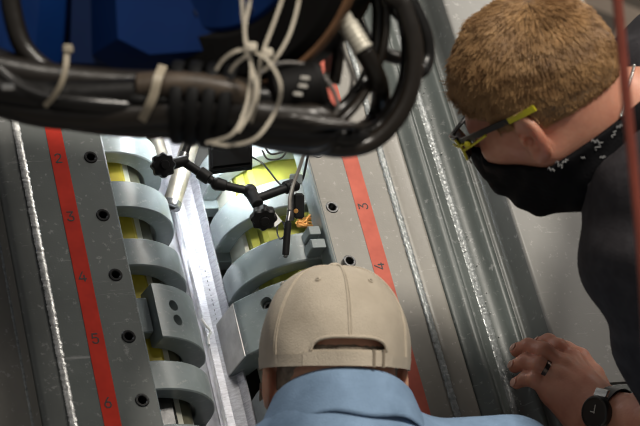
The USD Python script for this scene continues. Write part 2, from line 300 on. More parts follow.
# ---------------------------------------------------------------- arch clamps
RAD, TH, NC = .1015, .0265, -.1315
def arch_poly(side, a0=97, flat=False):                          # quarter ring with a straight leg, side -1: left half (hollow to the left)
    uc = -.268 if side < 0 else .004; s = 1 if side < 0 else -1
    an = np.radians(np.linspace(a0, 0, 22)); o = [(uc + s * RAD * math.cos(a), NC + RAD * math.sin(a)) for a in an] + [(uc + s * (RAD - .001), NC - .030)]
    i = [(uc + s * (RAD - TH + .002), NC - .030)] + [(uc + s * (RAD - TH) * math.cos(a), NC + (RAD - TH) * math.sin(a)) for a in an[::-1]]
    return o + i
def make_clamp(side, v0, v1, label, group):
    t = Thing('arch_clamp', label, 'clamp', group, rot=MROT); t.part('arch_body', ext_v(arch_poly(side), v0, v1, .0018), M['clampgrey'], 40, mach=True)
    uc = -.268 if side < 0 else .004; s = 1 if side < 0 else -1
    t.part('foot', ext_v([(uc + s * (RAD - TH - .006), NC - .056), (uc + s * (RAD + .001), NC - .056), (uc + s * (RAD + .001), NC - .031), (uc + s * (RAD - TH - .006), NC - .031)], v0 - .012, v1 + .004, .001), M['clampgrey'], mach=True)
    return t.done()
GL, GR = 'grey arch clamps along the left side of the slot', 'grey arch clamps along the right side of the slot'
c0 = make_clamp(-1, .0376, .079, 'pale grey arch clamp beside the number 3 hole, second from the top on the left', GL)
copy_of(c0, ML * .0855, 'brightly lit arch clamp beside the number 2 hole, highest of the left row')
copy_of(c0, ML * -.0885, 'grey arch clamp touching the upper end of the two-hole block')
copy_of(c0, ML * -.268, 'grey arch clamp just under the two-hole block, beside the number 6 hole')
copy_of(c0, ML * -.357, 'dark arch clamp partly cut off at the bottom of the left row')
c1 = make_clamp(1, .0335, .0765, 'pale arch clamp behind the jointed black arm on the right of the slot', GR)
copy_of(c1, ML * .0875, 'arch clamp half hidden by the hoses above the black lamp')
copy_of(c1, ML * -.0865, 'grey arch clamp under the tip of the hanging black probe')
copy_of(c1, ML * -.275, 'dark arch clamp mostly behind the beige cap')

def block_with_holes(side, v0, v1, holes, poly):
    b = ext_v(poly, v0, v1, .0015); w = b.copy(); man = manifold3d.Manifold(manifold3d.Mesh(np.asarray(w.vertices, np.float32), np.asarray(w.faces, np.uint32)))
    for c, d, r in holes:
        h = lathe([(0, -.05), (r, -.05), (r, .03), (0, .03)], A(c), d, 24); hm = manifold3d.Manifold(manifold3d.Mesh(np.asarray(h.vertices, np.float32), np.asarray(h.faces, np.uint32)))
        if hm.status() == manifold3d.Error.NoError and hm.volume() < 0: hm = hm
        man = man - hm
    return tm(man)
def fixed(m):
    m = m.copy(); m.merge_vertices(); trimesh.repair.fix_normals(m); return m
# left block with two holes
uc = -.268; an = np.radians(np.linspace(79, 8, 18)); RB = RAD + .003
poly = [(uc + RB * math.cos(a), NC + RB * math.sin(a)) for a in an] + [(uc + RB - .012, NC - .03), (uc + RB - .034, NC - .03)] + [(uc + (RB - .032) * math.cos(a), NC + (RB - .032) * math.sin(a)) for a in an[::-1]]
bl = Thing('clamp_block', 'long grey clamp block with two bolt holes, between arch clamps on the left', 'clamp', rot=MROT)
hs = []
for px, py in ((173.5, 305.5), (178, 320)):
    q = pl(px, py, -.045); u = q[0]; n = NC + math.sqrt(max(RB ** 2 - (u - uc) ** 2, 0)); q = pl(px, py, n); n = NC + math.sqrt(max(RB ** 2 - (q[0] - uc) ** 2, 0)); q = pl(px, py, n)
    hs.append((A([q[0], q[1], n]), unit([q[0] - uc, 0, n - NC]), .0078))
body = fixed(ext_v(poly, -.1575, -.0775, .0015)); man = manifold3d.Manifold(manifold3d.Mesh(np.asarray(body.vertices, np.float32), np.asarray(body.faces, np.uint32)))
for c, d, r in hs:
    h = fixed(lathe([(0, -.05), (r, -.05), (r, .03), (0, .03)], c, d, 28)); man -= manifold3d.Manifold(manifold3d.Mesh(np.asarray(h.vertices, np.float32), np.asarray(h.faces, np.uint32)))
b_ = bl.part('block_body', man if man.num_tri() > 0 else body, M['clampgrey'], 40, mach=True)
for c, d, r in hs: bl.part('bolt_head', lathe([(.002, -.018), (.0035, -.014), (.0035, -.012), (.0062, -.012), (.0066, -.0125), (.0066, -.03)], c, d, 20), M['steel'], mach=True)
bl.part('ear_plate', ext_v([(-.290, -.044), (-.254, -.042), (-.254, -.062), (-.290, -.062)], -.143, -.092, .0015), M['clampgrey'], mach=True)
bl.done()
# right block: flat top, sheer pale flank and one hole
PB = A([(.018, -.0295), (0, -.0305), (-.03, -.0365), (-.058, -.0515), (-.08, -.0705), (-.098, -.0910), (-.109, -.1055)])
uu = np.linspace(.018, -.109, 22); top = [(u, float(np.interp(u, PB[::-1, 0], PB[::-1, 1]))) for u in uu]
br = Thing('clamp_block', 'grey clamp block with a sheer pale flank and one hole, beside the beige cap', 'clamp', rot=MROT)
poly = top + [(-.114, -.1675), (-.086, -.1675), (-.074, -.130), (-.050, -.085), (-.02, -.064), (.018, -.058)]
body = fixed(ext_v(poly, -.155, -.0735, .0015)); man = manifold3d.Manifold(manifold3d.Mesh(np.asarray(body.vertices, np.float32), np.asarray(body.faces, np.uint32)))
n = -.05
for _ in range(6): q = pl(266, 303, n); n = float(np.interp(q[0], PB[::-1, 0], PB[::-1, 1]))
c = A([q[0], q[1], n]); d = unit([-.55, 0, .83])
h = fixed(lathe([(0, -.05), (.0085, -.05), (.0085, .03), (0, .03)], c, d, 28)); man -= manifold3d.Manifold(manifold3d.Mesh(np.asarray(h.vertices, np.float32), np.asarray(h.faces, np.uint32)))
br.part('block_body', man if man.num_tri() > 0 else body, M['clampgrey'], 40, mach=True)
br.part('flank_plate', ext_v([(-.1105, -.107), (-.1088, -.107), (-.1138, -.1665), (-.1158, -.1665)], -.1545, -.074, .0006), M['pale_metal'], mach=True, label='bare metal flank')
br.part('bolt_head', lathe([(.002, -.018), (.0035, -.014), (.0035, -.012), (.0062, -.012), (.0066, -.0125), (.0066, -.03)], c, d, 20), M['steel'], mach=True)
br.done()

# ---------------------------------------------------------------- what the clamps hold: yellow insulated conductors
def cond(name, label, cat, rows, group=None):
    t = Thing(name, label, cat, group, rot=MROT)
    for nm, poly, v0, v1, m in rows: t.part(nm, ext_v(poly, v0, v1, .002), M[m], mach=True)
    return t.done()
rows = []
for k in range(6):
    v1 = .165 - .0895 * k; v0 = v1 - .088
    pad = 'yellow' if k < 4 else 'bush'
    rows += [('yellow_pad' if k < 4 else 'steel_pad', [(-.300, -.150), (-.2355, -.150), (-.2355, -.074), (-.241, -.068), (-.300, -.068)], v0, v1, pad),
             ('pale_strip', [(-.2345, -.155), (-.2255, -.155), (-.2255, -.082), (-.2345, -.078)], v0 + .002, v1 - .002, 'pale'),
             ('conductor', [(-.2245, -.160), (-.198, -.160), (-.198, -.118), (-.205, -.100), (-.213, -.092), (-.2245, -.086)], v0, v1, 'olive')]
cond('yellow_conductor', 'yellow padded conductor running under the left arch clamps', 'conductor', rows)
rows = []
for k in range(6):
    v1 = .172 - .0885 * k; v0 = v1 - .086
    rows += [('yellow_pad', [(-.050, -.158), (.030, -.158), (.030, -.082), (-.044, -.082), (-.050, -.088)], v0, v1, 'lime'),
             ('pale_strip', [(-.0615, -.160), (-.052, -.160), (-.052, -.098), (-.0615, -.104)], v0 + .001, v1 - .001, 'lime'),
             ('conductor', [(-.072, -.165), (-.063, -.165), (-.063, -.115), (-.068, -.118)], v0, v1, 'pale')]
cond('yellow_conductor', 'lime yellow padded conductor running under the right arch clamps', 'conductor', rows)

# ---------------------------------------------------------------- the aluminium channel in the slot
ch = Thing('slot_channel', 'bright aluminium channel running down the middle of the slot', 'channel', rot=MROT)
ch.part('left_flank', ribbon_wall([(-.172, -.150), (-.158, -.163), (-.146, -.172), (-.1385, -.172)], V0, V1, .004), M['alu'], 50, mach=True)
ch.part('ridge', ext_v([(-.1400, -.178), (-.1345, -.178), (-.1345, -.160), (-.1365, -.158), (-.1400, -.160)], V0, V1, .001), M['alu'], mach=True)
ch.part('middle_strip', ext_v([(-.1340, -.182), (-.1215, -.182), (-.1215, -.1665), (-.1340, -.1665)], V0, V1, .001), M['alu2'], mach=True, label='flat milled strip')
ch.part('scale_strip', ribbon_wall([(-.1213, -.170), (-.106, -.162), (-.100, -.150)], V0, V1, .003), M['alu2'], mach=True, label='strip with rows of small black marks')
marks = []
g = np.random.default_rng(2)
for k in range(14):
    v = .01 - k * .0075 - .003 * g.random(); marks.append(cbox((-.1135, v, -.1653), (.0011, .0015 + .003 * g.random(), .0004), .0001))
ch.part('mark', marks, M['ink'], kind='stuff', mach=True)
dots = []
for k in range(90): dots.append(lathe([(0, 0), (.0009, 0), (.0009, .0004), (0, .0004)], A([-.1325, .12 - k * .0058, -.1663]), (0, 0, 1), 6))
ch.part('punch_mark', dots, M['ink'], kind='stuff', mach=True)
ch.done()
single('wire_twist', sweep(spline([mw(pl(205, 331 - 0, -.15) * [1, 1, 0] + [0, 0, -.152]).ravel() + ML * d + MW * e for d, e in ((.02, .0), (.01, .004), (0, .009), (-.008, .004), (-.02, .002))], 8), .0018, 8), M['white'], 'small pale bent wire on the channel beside the two-hole block', 'wire')

# steel tubes in the slot
def mp(px, py, n): return mw(pl(px, py, n))
t = Thing('steel_tube', 'short shiny steel tube lying in the slot under the black star knob', 'tube')
p0, p1 = mp(172, 204, -.125), mp(190, 144, -.105)
t.part('tube_body', rod(p0, p1, .0130, b=.0012, n=28), M['tube2']); d = unit(p1 - p0)
t.part('end_collar', lathe([(.006, -.006), (.0128, -.006), (.0136, -.004), (.0136, .003), (.013, .004)], p0, d, 28), M['bush'])
t.done()
t = Thing('steel_tube', 'satin tan tube standing behind the black star knob', 'tube')
p0, p1 = mp(164, 172, -.10), mp(149, 116, -.075)
t.part('tube_body', rod(p0, p1, .0115, b=.0012, n=28), M['tube2']); t.part('end_collar', lathe([(.0115, .004), (.0128, .006), (.0128, .014), (.0115, .016)], p0, unit(p1 - p0), 28), M['tube2']); t.done()

# ================================================================ the lamp, the jointed arm and the probe over the slot
def obox(corners_near, f_off):                                   # a slab from four world corners, thick along f_off
    c = A(corners_near); return hull(np.vstack([c, c + f_off]))
t = Thing('work_lamp', 'small black square work lamp shining down into the slot', 'lamp')
q = [at(x, y, f) for x, y, f in ((208.5, 128, 2.715), (253, 126, 2.725), (253, 166, 2.70), (209.5, 171, 2.69))]
inn = [A(c) for c in q]; ctr = np.mean(inn, 0)
nrm = unit(np.cross(inn[1] - inn[0], inn[3] - inn[0])); nrm = nrm if nrm @ CF < 0 else -nrm
t.part('housing', hull(np.vstack([A(inn) - nrm * .012, ctr + (A(inn) - ctr) * .97, ])), M['matte'])
t.part('heat_fin', hull(np.vstack([ctr + (A(inn) - ctr) * [.9] + nrm * .0005, ctr + (A(inn) - ctr) * .86 + nrm * .004])), M['matte'])
t.part('lamp_glass', hull(np.vstack([ctr + (A(inn) - ctr) * .9 - nrm * .0122, ctr + (A(inn) - ctr) * .9 - nrm * .0135])), M['glow'], label='glowing white lamp glass')
br_ = t.part('bracket', rod(ctr + nrm * .002, ctr + nrm * .055 + CU * .06, .005), M['black'])
t.done()
lamp_c = ctr
# a second, stronger lamp head further up the slot, hidden by the hoses, on the same bracket
ld = mp(186, 82, .012); tgt = mp(186, 240, -.17)
t = Thing('slot_lamp', 'bright lamp head up in the slot behind the hoses', 'lamp'); z = unit(ld - tgt)
t.part('housing', lathe([(0, .05), (.02, .05), (.034, .03), (.036, .001), (.034, 0), (.032, .0015), (0, .0015)], ld, z, 28), M['black'])
t.part('lamp_glass', lathe([(0, -.0005), (.031, -.0005), (.031, .001), (0, .001)], ld, z, 28), M['glow']); t.done()

def star_knob(c, d, r, h):                                       # an eight-lobed hand knob
    x, y, z = frame_of(d); an = np.arange(84) / 84 * 2 * math.pi; rr = r * (.93 + .07 * np.cos(8 * an))
    def ring(k, zz): return c + (rr * k)[:, None] * (np.cos(an)[:, None] * x + np.sin(an)[:, None] * y) + z * zz
    rings = [ring(.8, 0), ring(1, h * .2), ring(1, h * .8), ring(.86, h)]; V = np.vstack(rings + [c[None], (c + z * h)[None]]); n = 84; f = []
    for s in range(3):
        for i in range(n): j = (i + 1) % n; f += [[s * n + i, s * n + j, (s + 1) * n + j], [s * n + i, (s + 1) * n + j, (s + 1) * n + i]]
    f += [[4 * n, (i + 1) % n, i] for i in range(n)] + [[4 * n + 1, 3 * n + i, 3 * n + (i + 1) % n] for i in range(n)]
    return trimesh.Trimesh(V, f, process=False)
K = M['black']; t = Thing('jointed_arm', 'black jointed holding arm with two star knobs across the slot', 'arm')
J0, J1, J2, J3 = mp(181, 160, .03), mp(217, 184, .035), mp(250, 191, .04), mp(257, 200, .045)
t.part('post', rod(mp(183, 158, .02), mp(196, 122, .03), .0052), K); t.part('post_collar', lathe([(.005, 0), (.0072, .001), (.0072, .008), (.005, .009)], mp(182.5, 159, .02), unit(mp(196, 122, .03) - mp(183, 158, .02))), M['bush'])
KC = mp(161.5, 166, .03); kd = unit(.9 * -CF + .35 * CR + .1 * CU)
k = t.part('star_knob', star_knob(KC, kd, .0168, .014), K); t.part('knob_cap', rod(KC + kd * .014, KC + kd * .0175, .006), M['black'], under=k)
t.part('hub', rod(KC + CR * .004, J0 + CR * .008, .0075), K)
t.part('arm_link', rod(J0, J1, .0062, .0056), K)
t.part('link_sleeve', rod(J0 + (J1 - J0) * .50, J0 + (J1 - J0) * .80, .0088), K)
t.part('ball_joint', ball(J1, .0088), K); t.part('joint_collar', rod(J1 - (J2 - J1) * .05, J1 + (J2 - J1) * .28, .0092, .0075), K)
t.part('arm_link', rod(J1, J2, .0058), K); t.part('ball_joint', ball(J2, .0098), K)
KC2 = mp(262.5, 214.5, .05); kd2 = unit(.8 * -CF + .2 * CR - .5 * CU)
t.part('elbow', rod(J2, mp(258, 205, .05), .0085, .008), K); k = t.part('star_knob', star_knob(KC2, kd2, .0178, .015), K); t.part('knob_cap', rod(KC2 + kd2 * .015, KC2 + kd2 * .018, .006), M['black'], under=k)
E3 = mp(286, 188, .05); t.part('arm_link', rod(mp(256, 199, .048), E3, .0060), K); t.part('end_grip', rod(E3 - CR * .002, mp(297, 184, .05), .0088), K)
t.done()
t = Thing('lock_plate', 'small pale metal plate with a hole beside the lower star knob', 'plate')
q = [mp(x, y, .045) for x, y in ((268, 218), (275, 212), (282, 221), (275, 227))]
t.part('plate_body', obox(q, MN * -.002), M['white']); t.part('hole', rod(mp(275.5, 219.5, .0452), mp(275.5, 219.5, .0456), .0022, b=.0001), M['bore']); t.done()
t = Thing('probe', 'slim black probe hanging from a grey cable over the arch clamp', 'probe')
t.part('probe_body', rod(mp(288, 222, .05), mp(285.5, 255, .03), .0048, .0046), K); t.part('probe_tip', rod(mp(285.5, 255, .03), mp(285.4, 257, .03), .003), M['bush'])
t.part('probe_neck', rod(mp(290, 208, .052), mp(288, 222, .05), .0035), M['bush'])
t.part('cable', sweep(spline([mp(*p) for p in ((312, 128, .10), (306, 146, .09), (300, 166, .075), (294, 182, .065), (290, 197, .06), (289.5, 210, .055))], 8), .0024, 10), mat('grey_cable', (.19, .18, .16), .4), label='grey cable')
t.done()
t = Thing('probe_holder', 'dark clamp holder with a steel upright beside the hanging probe', 'holder')
t.part('upright', cbox((mp(292, 178, .05) + mp(291, 222, .04)) / 2, (.0075, .055, .006), .001, A([CR, CU, -CF])), M['bush'])
t.part('top_block', cbox(mp(296, 179, .055), (.017, .014, .012), .0015, A([CR, CU, -CF])), M['clampgrey'])
t.part('jaw', cbox(mp(299, 206, .045), (.014, .034, .014), .003, A([CR, CU, -CF])), K); t.part('jaw_screw', rod(mp(296, 211, .056), mp(296, 211, .062), .003), M['copper']); t.done()
cab = mat('black_cable', (.012, .012, .012), .45)
def cable(name, pts, r, label, m=cab, cat='cable', n=8, group=None): return single(name, sweep(spline(pts, 10), r, n), m, label, cat, group, smooth=True)
cable('lamp_cable', [mp(*p) for p in ((252, 157, .0), (262, 163, .02), (270, 172, .03), (279, 183, .04), (290, 190, .045))], .0013, 'thin black wire curving from the work lamp to the probe holder')
cable('signal_cable', [mp(*p) for p in ((312, 138, .10), (307, 160, .08), (303, 178, .06), (298, 186, .05))], .0016, 'black wire hanging just right of the grey probe cable')
cable('cable_loop', [mp(*p) for p in ((262, 150, .03), (268, 159, .03), (281, 158, .03), (287, 148, .03), (278, 141, .035), (266, 146, .035), (271, 154, .03), (283, 152, .03))], .0014, 'coiled loop of thin black wire below the hose bundle')
single('wire_ring', sweep(spline([mp(281 + 4 * math.cos(a), 230 + 9 * math.sin(a), .03 + .01 * math.cos(a)) for a in np.arange(10) / 10 * 6.283], 5, True), .0011, 8, True), cab, 'thin black wire ring under the lock plate', 'wire', smooth=True)
t = Thing('copper_wire_bundle', 'tangle of orange copper wires beside the right plate', 'wire'); g = np.random.default_rng(12)
for k in range(9):
    a = mp(296 + 3 * g.random(), 219 + 8 * g.random(), -.035); b = mp(316 + 3 * g.random(), 214 + 12 * g.random(), -.033)
    t.part('copper_strand', sweep(spline([a, (a * 2 + b) / 3 + g.normal(0, .003, 3), (a + 2 * b) / 3 + g.normal(0, .003, 3), b], 6), .0013, 6), M['copper'], True)
t.done()
for (px, py, w, h, lab) in ((311, 235, .017, .014, 'small dark steel jaw block against the right plate, upper of two'), (315, 248, .021, .015, 'small dark steel jaw block against the right plate, lower of two')):
    t = Thing('jaw_block', lab, 'block', 'jaw blocks on the right plate edge', rot=MROT); q = pl(px, py, -.02)
    t.part('block_body', cbox(q, (w * 1.0, h * 1.0, .026), .0015), M['clampgrey'], mach=True); t.part('block_cap', cbox(q + A([0, -.001, .0138]), (w * .95, h * .9, .002), .0008), M['clampgrey'], mach=True); t.done()

# ================================================================ the robot and its hoses, close to the camera
RF = 1.93
rub = mat('rubber_hose', (.0035, .0032, .003), .3, var=(.006, .0052, .0045), scale=14, bump=.12, bscale=120, spec=.4)
rubb = mat('worn_hose', (.008, .0063, .0046), .34, var=(.015, .011, .0075), scale=10, bump=.14, bscale=90, spec=.45)
band = mat('wrap_band', (.004, .004, .004), .6, spec=.2); blue = mat('blue_paint', (.002, .017, .085), .45, var=(.0025, .02, .095), scale=5, spec=.14)
dblue = mat('shade_and_bolt_blue', (.0025, .010, .042), .45, spec=.14); drk = mat('robot_black', (.003, .0026, .0024), .6, spec=.15); edge_lit = mat('lit_edge', (.13, .06, .025), .5, var=(.20, .10, .045), scale=30)
tan = mat('tan_tie', (.58, .52, .41), .45, var=(.66, .6, .49), scale=20); dtan = mat('dull_tan_tie', (.30, .26, .19), .5, var=(.36, .31, .23), scale=20); wht = mat('pale_tie', (.5, .48, .43), .4); steelf = mat('fitting_steel', (.55, .52, .43), .35, .4, var=(.68, .64, .54), scale=30)
def P(x, y, f=RF): return at(x, y, f)
def slab(pts, f0, f1, b=.012):                                   # rounded slab with the outline pts, between two distances
    c = np.mean(pts, 0); o = []
    for (x, y) in pts:
        dx = unit(A([x, y]) - c) * b * F_PX / f0
        o += [at(x, y, f0 + b), at(x, y, f1 - b), at(x - dx[0], y - dx[1], f0), at(x - dx[0], y - dx[1], f1)]
    return hull(o)
t = Thing('robot_arm', 'dark blue industrial robot arm overhead carrying the black hoses', 'robot')
t.part('forearm_casting', slab([(88, -160), (300, -190), (330, -60), (302, 38), (255, 76), (130, 78), (92, 55)], RF + .03, RF + .42, .03), blue)
t.part('bevel_panel', slab([(74, -150), (100, -160), (128, 66), (120, 76), (66, 74)], RF + .06, RF + .30, .012), dblue, label='bevelled panel in blue darkened for shade')  # the shade on this facet is put into its darker blue
t.part('joint_gap', slab([(58, -150), (76, -150), (74, 20), (64, 76), (48, 76), (60, 20)], RF + .08, RF + .28, .004), drk)
t.part('rear_casting', slab([(-300, -190), (64, -190), (70, 0), (62, 60), (40, 84), (-120, 84), (-300, 50)], RF + .045, RF + .42, .03), blue)
cx, cy, R1 = 228, -62, 156
an = np.linspace(0, 2 * math.pi, 72, endpoint=False)
prof = [(.090, .004), (.096, -.003), (.135, -.004), (.146, .004), (.149, .012), (.149, .085), (.144, .09), (.090, .09)]
ax = unit(-CF - .36 * CR - .16 * CU)
ringc = at(cx, cy, RF + .05)
t.part('wrist_ring', lathe([(r * 1.0, h - .04) for r, h in prof], ringc, -ax, 72, True), drk, label='black ring at the wrist')
t.part('ring_edge', lathe([(.1455, -.038), (.1495, -.0385), (.1515, -.035), (.1515, -.026), (.1485, -.024)], ringc, -ax, 72, True), edge_lit, label='brown rim coloured as edge light')  # brown colour stands in for light along the edge of the ring
t.part('wrist_disc', lathe([(0, -.040), (.086, -.040), (.0905, -.036), (.0905, .05), (0, .05)], ringc, -ax, 48), blue)
for k in range(8):
    a = k / 8 * 6.283 + .3; x, y, z = frame_of(-ax); t.part('bolt', rod(ringc - z * .030 + .078 * (math.cos(a) * x + math.sin(a) * y), ringc - z * .041 + .078 * (math.cos(a) * x + math.sin(a) * y), .007, n=6), dblue)
t.part('upper_arm', hull(np.vstack([at(x, y, f) for f in (RF + .1, RF + .3) for x, y in ((-300, -160), (-300, 60), (-460, 80), (-480, -170))])), blue)
b0 = at(-420, -20, RF + .2)
t.part('pedestal', rod((b0[0] - .05, b0[1], .02), (b0[0] - .05, b0[1], b0[2]), .14, .1), blue); t.part('base_plate', rod((b0[0] - .05, b0[1], 0), (b0[0] - .05, b0[1], .03), .24), dblue)
t.done()

# the tied bundle of hoses
bc = spline([P(*p) for p in ((-340, -40), (-190, 22), (-70, 62), (-30, 74), (0, 84), (35, 93), (70, 98), (110, 101), (150, 102), (190, 103), (230, 108), (270, 116), (305, 122), (322, 126), (334, 128))], 10)
t = Thing('hose_bundle', 'thick bundle of black hoses strapped together under the robot', 'hose bundle'); k = len(bc); s = np.linspace(0, 1, k); tpr = 1 - .55 * np.clip((np.arange(k) - (k - 19)) / 18, 0, 1) ** 1.5
for j in range(7):
    if j == 6: off = np.zeros((k, 3)); r = .0125
    else:
        s_ = (np.arange(k) - 20) / 120; a = j / 6 * 2 * math.pi + s_ * 2.2 + .4; rad = (.0185 + .002 * np.sin(s_ * 9 + j)); off = (rad * tpr)[:, None] * (np.cos(a)[:, None] * -CF + np.sin(a)[:, None] * CU); r = .0148 + .0016 * ((j * 37) % 5) / 5
    t.part('hose', sweep(bc + off, r * tpr, 14), rub if j % 2 else rubb, True)
def tight(i, r, w, m, name, label=None, tilt=.0):
    i += 20
    d = unit(bc[min(i + 1, k - 1)] - bc[i - 1] + tilt * CU); t.part(name, lathe([(r - .002, -w), (r, -w * .8), (r + .0008, 0), (r, w * .8), (r - .002, w)], bc[i], d, 32), m, True, label)
t.part('worn_hose', sweep(spline([P(138, 86, RF - .022), P(165, 84, RF - .026), P(200, 86, RF - .027), P(232, 92, RF - .026), P(252, 102, RF - .015)], 8), .0125, 14), mat('exposed_hose', (.05, .036, .024), .4, var=(.09, .066, .045), scale=30, bump=.1), True, 'worn brown stretch of hose between the straps')
for i, r in ((67, .0405), (71, .041), (75, .0415), (79, .041)): tight(i, r, .0062, band, 'strap')
for i in (58, 61, 64): tight(i, .0325, .0045, band, 'strap', tilt=.05)
for n_, i in enumerate((95, 98, 101, 104, 107, 110, 113)): tight(i, .0365 + .001 * (n_ % 2), .0034, rubb, 'wrap_coil', tilt=.25)
t.done()
hl = 'black hoses looping out of the bundle'
def pix_y(w): d = A(w) - CAM; return 213 - F_PX * (d @ CU) / (d @ CF)
def hose(pts, r, label, m=rubb, name='hose', group=None, cuffs=()):
    pts = ([pts[0] + CU * .32 + CF * .05] if pix_y(pts[0]) < -5 else []) + list(pts) + ([pts[-1] + CU * .32 + CF * .05] if pix_y(pts[-1]) < -5 and np.linalg.norm(A(pts[-1]) - A(pts[0])) > .02 else [])
    path = spline(pts, 14); return single(name, sweep(path, r, 16), m, label, 'hose', group, smooth=True)
hose([P(2, -60), P(8, -20), P(13, 15), P(23, 46), P(44, 68), P(78, 84, RF + .01), P(120, 92, RF + .02)], .0098, 'brownish black hose dropping from above into the left of the bundle')
hose([P(-320, -70, RF - .01), P(-180, -10, RF - .015), P(-40, 40, RF - .02), P(-10, 62, RF - .02), P(15, 84, RF - .025), P(50, 98, RF - .03), P(90, 104, RF - .03), P(140, 108, RF - .02)], .0085, 'black hose lying over the front of the bundle at its left end', rub)
hose([P(-330, 10, RF), P(-180, 58, RF), P(-40, 96, RF + .0), P(0, 108, RF - .01), P(60, 119, RF - .012), P(130, 126, RF - .015), P(190, 126, RF - .01), P(240, 124, RF)], .0088, 'black hose with a glossy line along the underside of the bundle', rub)
RR = RF + .05
hose([P(262, 118), P(300, 128, RF), P(330, 135, RF + .01), P(354, 137, RF + .02), P(376, 130, RR), P(396, 108, RR), P(408, 78, RR), P(410, 40, RR), P(402, 0, RR), P(388, -50, RR)], .0098, 'outer thick black hose looping from the bundle up past the casing edge', rub)
hose([P(250, 128), P(290, 138, RF), P(322, 147, RF + .01), P(347, 149, RF + .02), P(374, 141, RR - .02), P(398, 117, RR - .02), P(412, 84, RR - .02), P(414, 44, RR - .02), P(404, 8, RR - .02), P(380, -50, RR - .02)], .0088, 'black hose running just below and outside the outer loop', rubb)
hose([P(280, 116, RF), P(322, 120, RF + .01), P(345, 106, RF + .02), P(364, 82, RR), P(376, 50, RR), P(379, 15, RR), P(376, -50, RR)], .0072, 'black hose curving up inside the loops from the end of the bundle', rub)
hose([P(290, 128, RF - .01), P(330, 126, RF - .0), P(352, 110, RF + .01), P(372, 80, RR - .01), P(384, 45, RR - .01), P(386, 10, RR - .01), P(380, -50, RR - .01)], .0045, 'thin brown hose beside the inner loop', rubb)
hose([P(350, -20, RR + .04), P(356, 18, RR + .04), P(368, 40, RR + .04), P(386, 54, RR + .04), P(404, 58, RR + .04), P(418, 52, RR + .03)], .0072, 'short black hose dipping across behind the loops', rubb)
hose([P(392, -30, RR + .02), P(411, 2, RR + .02), P(425, 34, RR + .02), P(427, 58, RR + .02), P(420, 71, RR + .01), P(411, 60, RR), P(405, 20, RR), P(392, -30, RR)], .0078, 'tight black hose bight bulging furthest over the grey casing', rub)
hose([P(334, 84, RR + .02), P(337, 66, RR + .02), P(338, 48, RR + .02), P(332, 20, RR + .02), P(322, -20, RR + .02)], .0062, 'short ragged black hose beside the steel fitting', rubb)
t = Thing('hose_fitting', 'ribbed pale steel hose fitting with a dark hose hanging from it', 'hose'); a, b = P(346, 22, RR - .04), P(363, 50, RR - .04); d = unit(b - a); L = np.linalg.norm(b - a)
pr_ = [(0, 0), (.0085, 0), (.0085, .002)]
for k_ in range(6): z0 = .003 + k_ * .005; pr_ += [(.0096, z0), (.0102, z0 + .001), (.0102, z0 + .003), (.0094, z0 + .0042)]
pr_ += [(.0108, L - .002), (.0108, L), (0, L)]
t.part('fitting_body', lathe(pr_, a, d, 28), steelf); t.part('fitting_neck', rod(P(334, -4, RR - .04), a, .0075, .0085), steelf)
t.part('hose_end', sweep(spline([P(362, 49, RR - .04), P(371, 64, RR - .03), P(379, 84, RR - .01), P(380, 104, RR + .02), P(372, 124, RR + .02), P(352, 136, RF + .03)], 12), [.0098] * 1 if 0 else .0098, 16), rubb, True, label='dark rubber hose'); t.done()
gw = mat('grey_wire', (.12, .11, .1), .45)
cable('thin_wire', [P(344, 20, RR), P(342, 40, RR), P(346, 58, RR), P(352, 78, RR), P(348, 96, RR), P(338, 112, RF)], .0016, 'thin grey wire hanging beside the steel fitting', gw)
cable('thin_wire', [P(340, 44, RR), P(349, 62, RR), P(356, 82, RR), P(352, 100, RR), P(336, 116, RF)], .0014, 'second thin wire hanging nearest the inner hose', gw)
cable('thin_wire', [P(250, 80, RF - .03), P(278, 64, RF - .02), P(308, 66, RF - .01), P(328, 82, RF - .01), P(338, 106, RF - .01), P(330, 122, RF - .01)], .0022, 'grey wire arching over the right end of the bundle', gw)
cable('thin_wire', [P(184, 122, RF + .04), P(200, 138, RF + .05), P(222, 141, RF + .05), P(250, 132, RF + .05), P(262, 124, RF + .05)], .0018, 'dark wire loop hanging under the bundle above the work lamp', cab)
cable('thin_wire', [P(204, 124, RF + .0), P(220, 128, RF + .0), P(240, 134, RF + .0), P(262, 139, RF - .0), P(290, 140, RF - .0)], .0020, 'pale wire along the underside of the bundle', wht)
t = Thing('pink_tag', 'pink ribbon tag hanging behind the hoses', 'tag'); t.part('ribbon', obox([P(x, y, RR + .1) for x, y in ((326, 42), (332, 46), (333, 62), (331, 74), (325, 72), (324, 54))], CF * .002), mat('pink_ribbon', (.45, .17, .13), .6)); t.part('ribbon_tail', obox([P(x, y, RR + .1) for x, y in ((325, 70), (333, 73), (329, 88), (321, 86))], CF * .002), tan, label='tan lower end'); t.done()
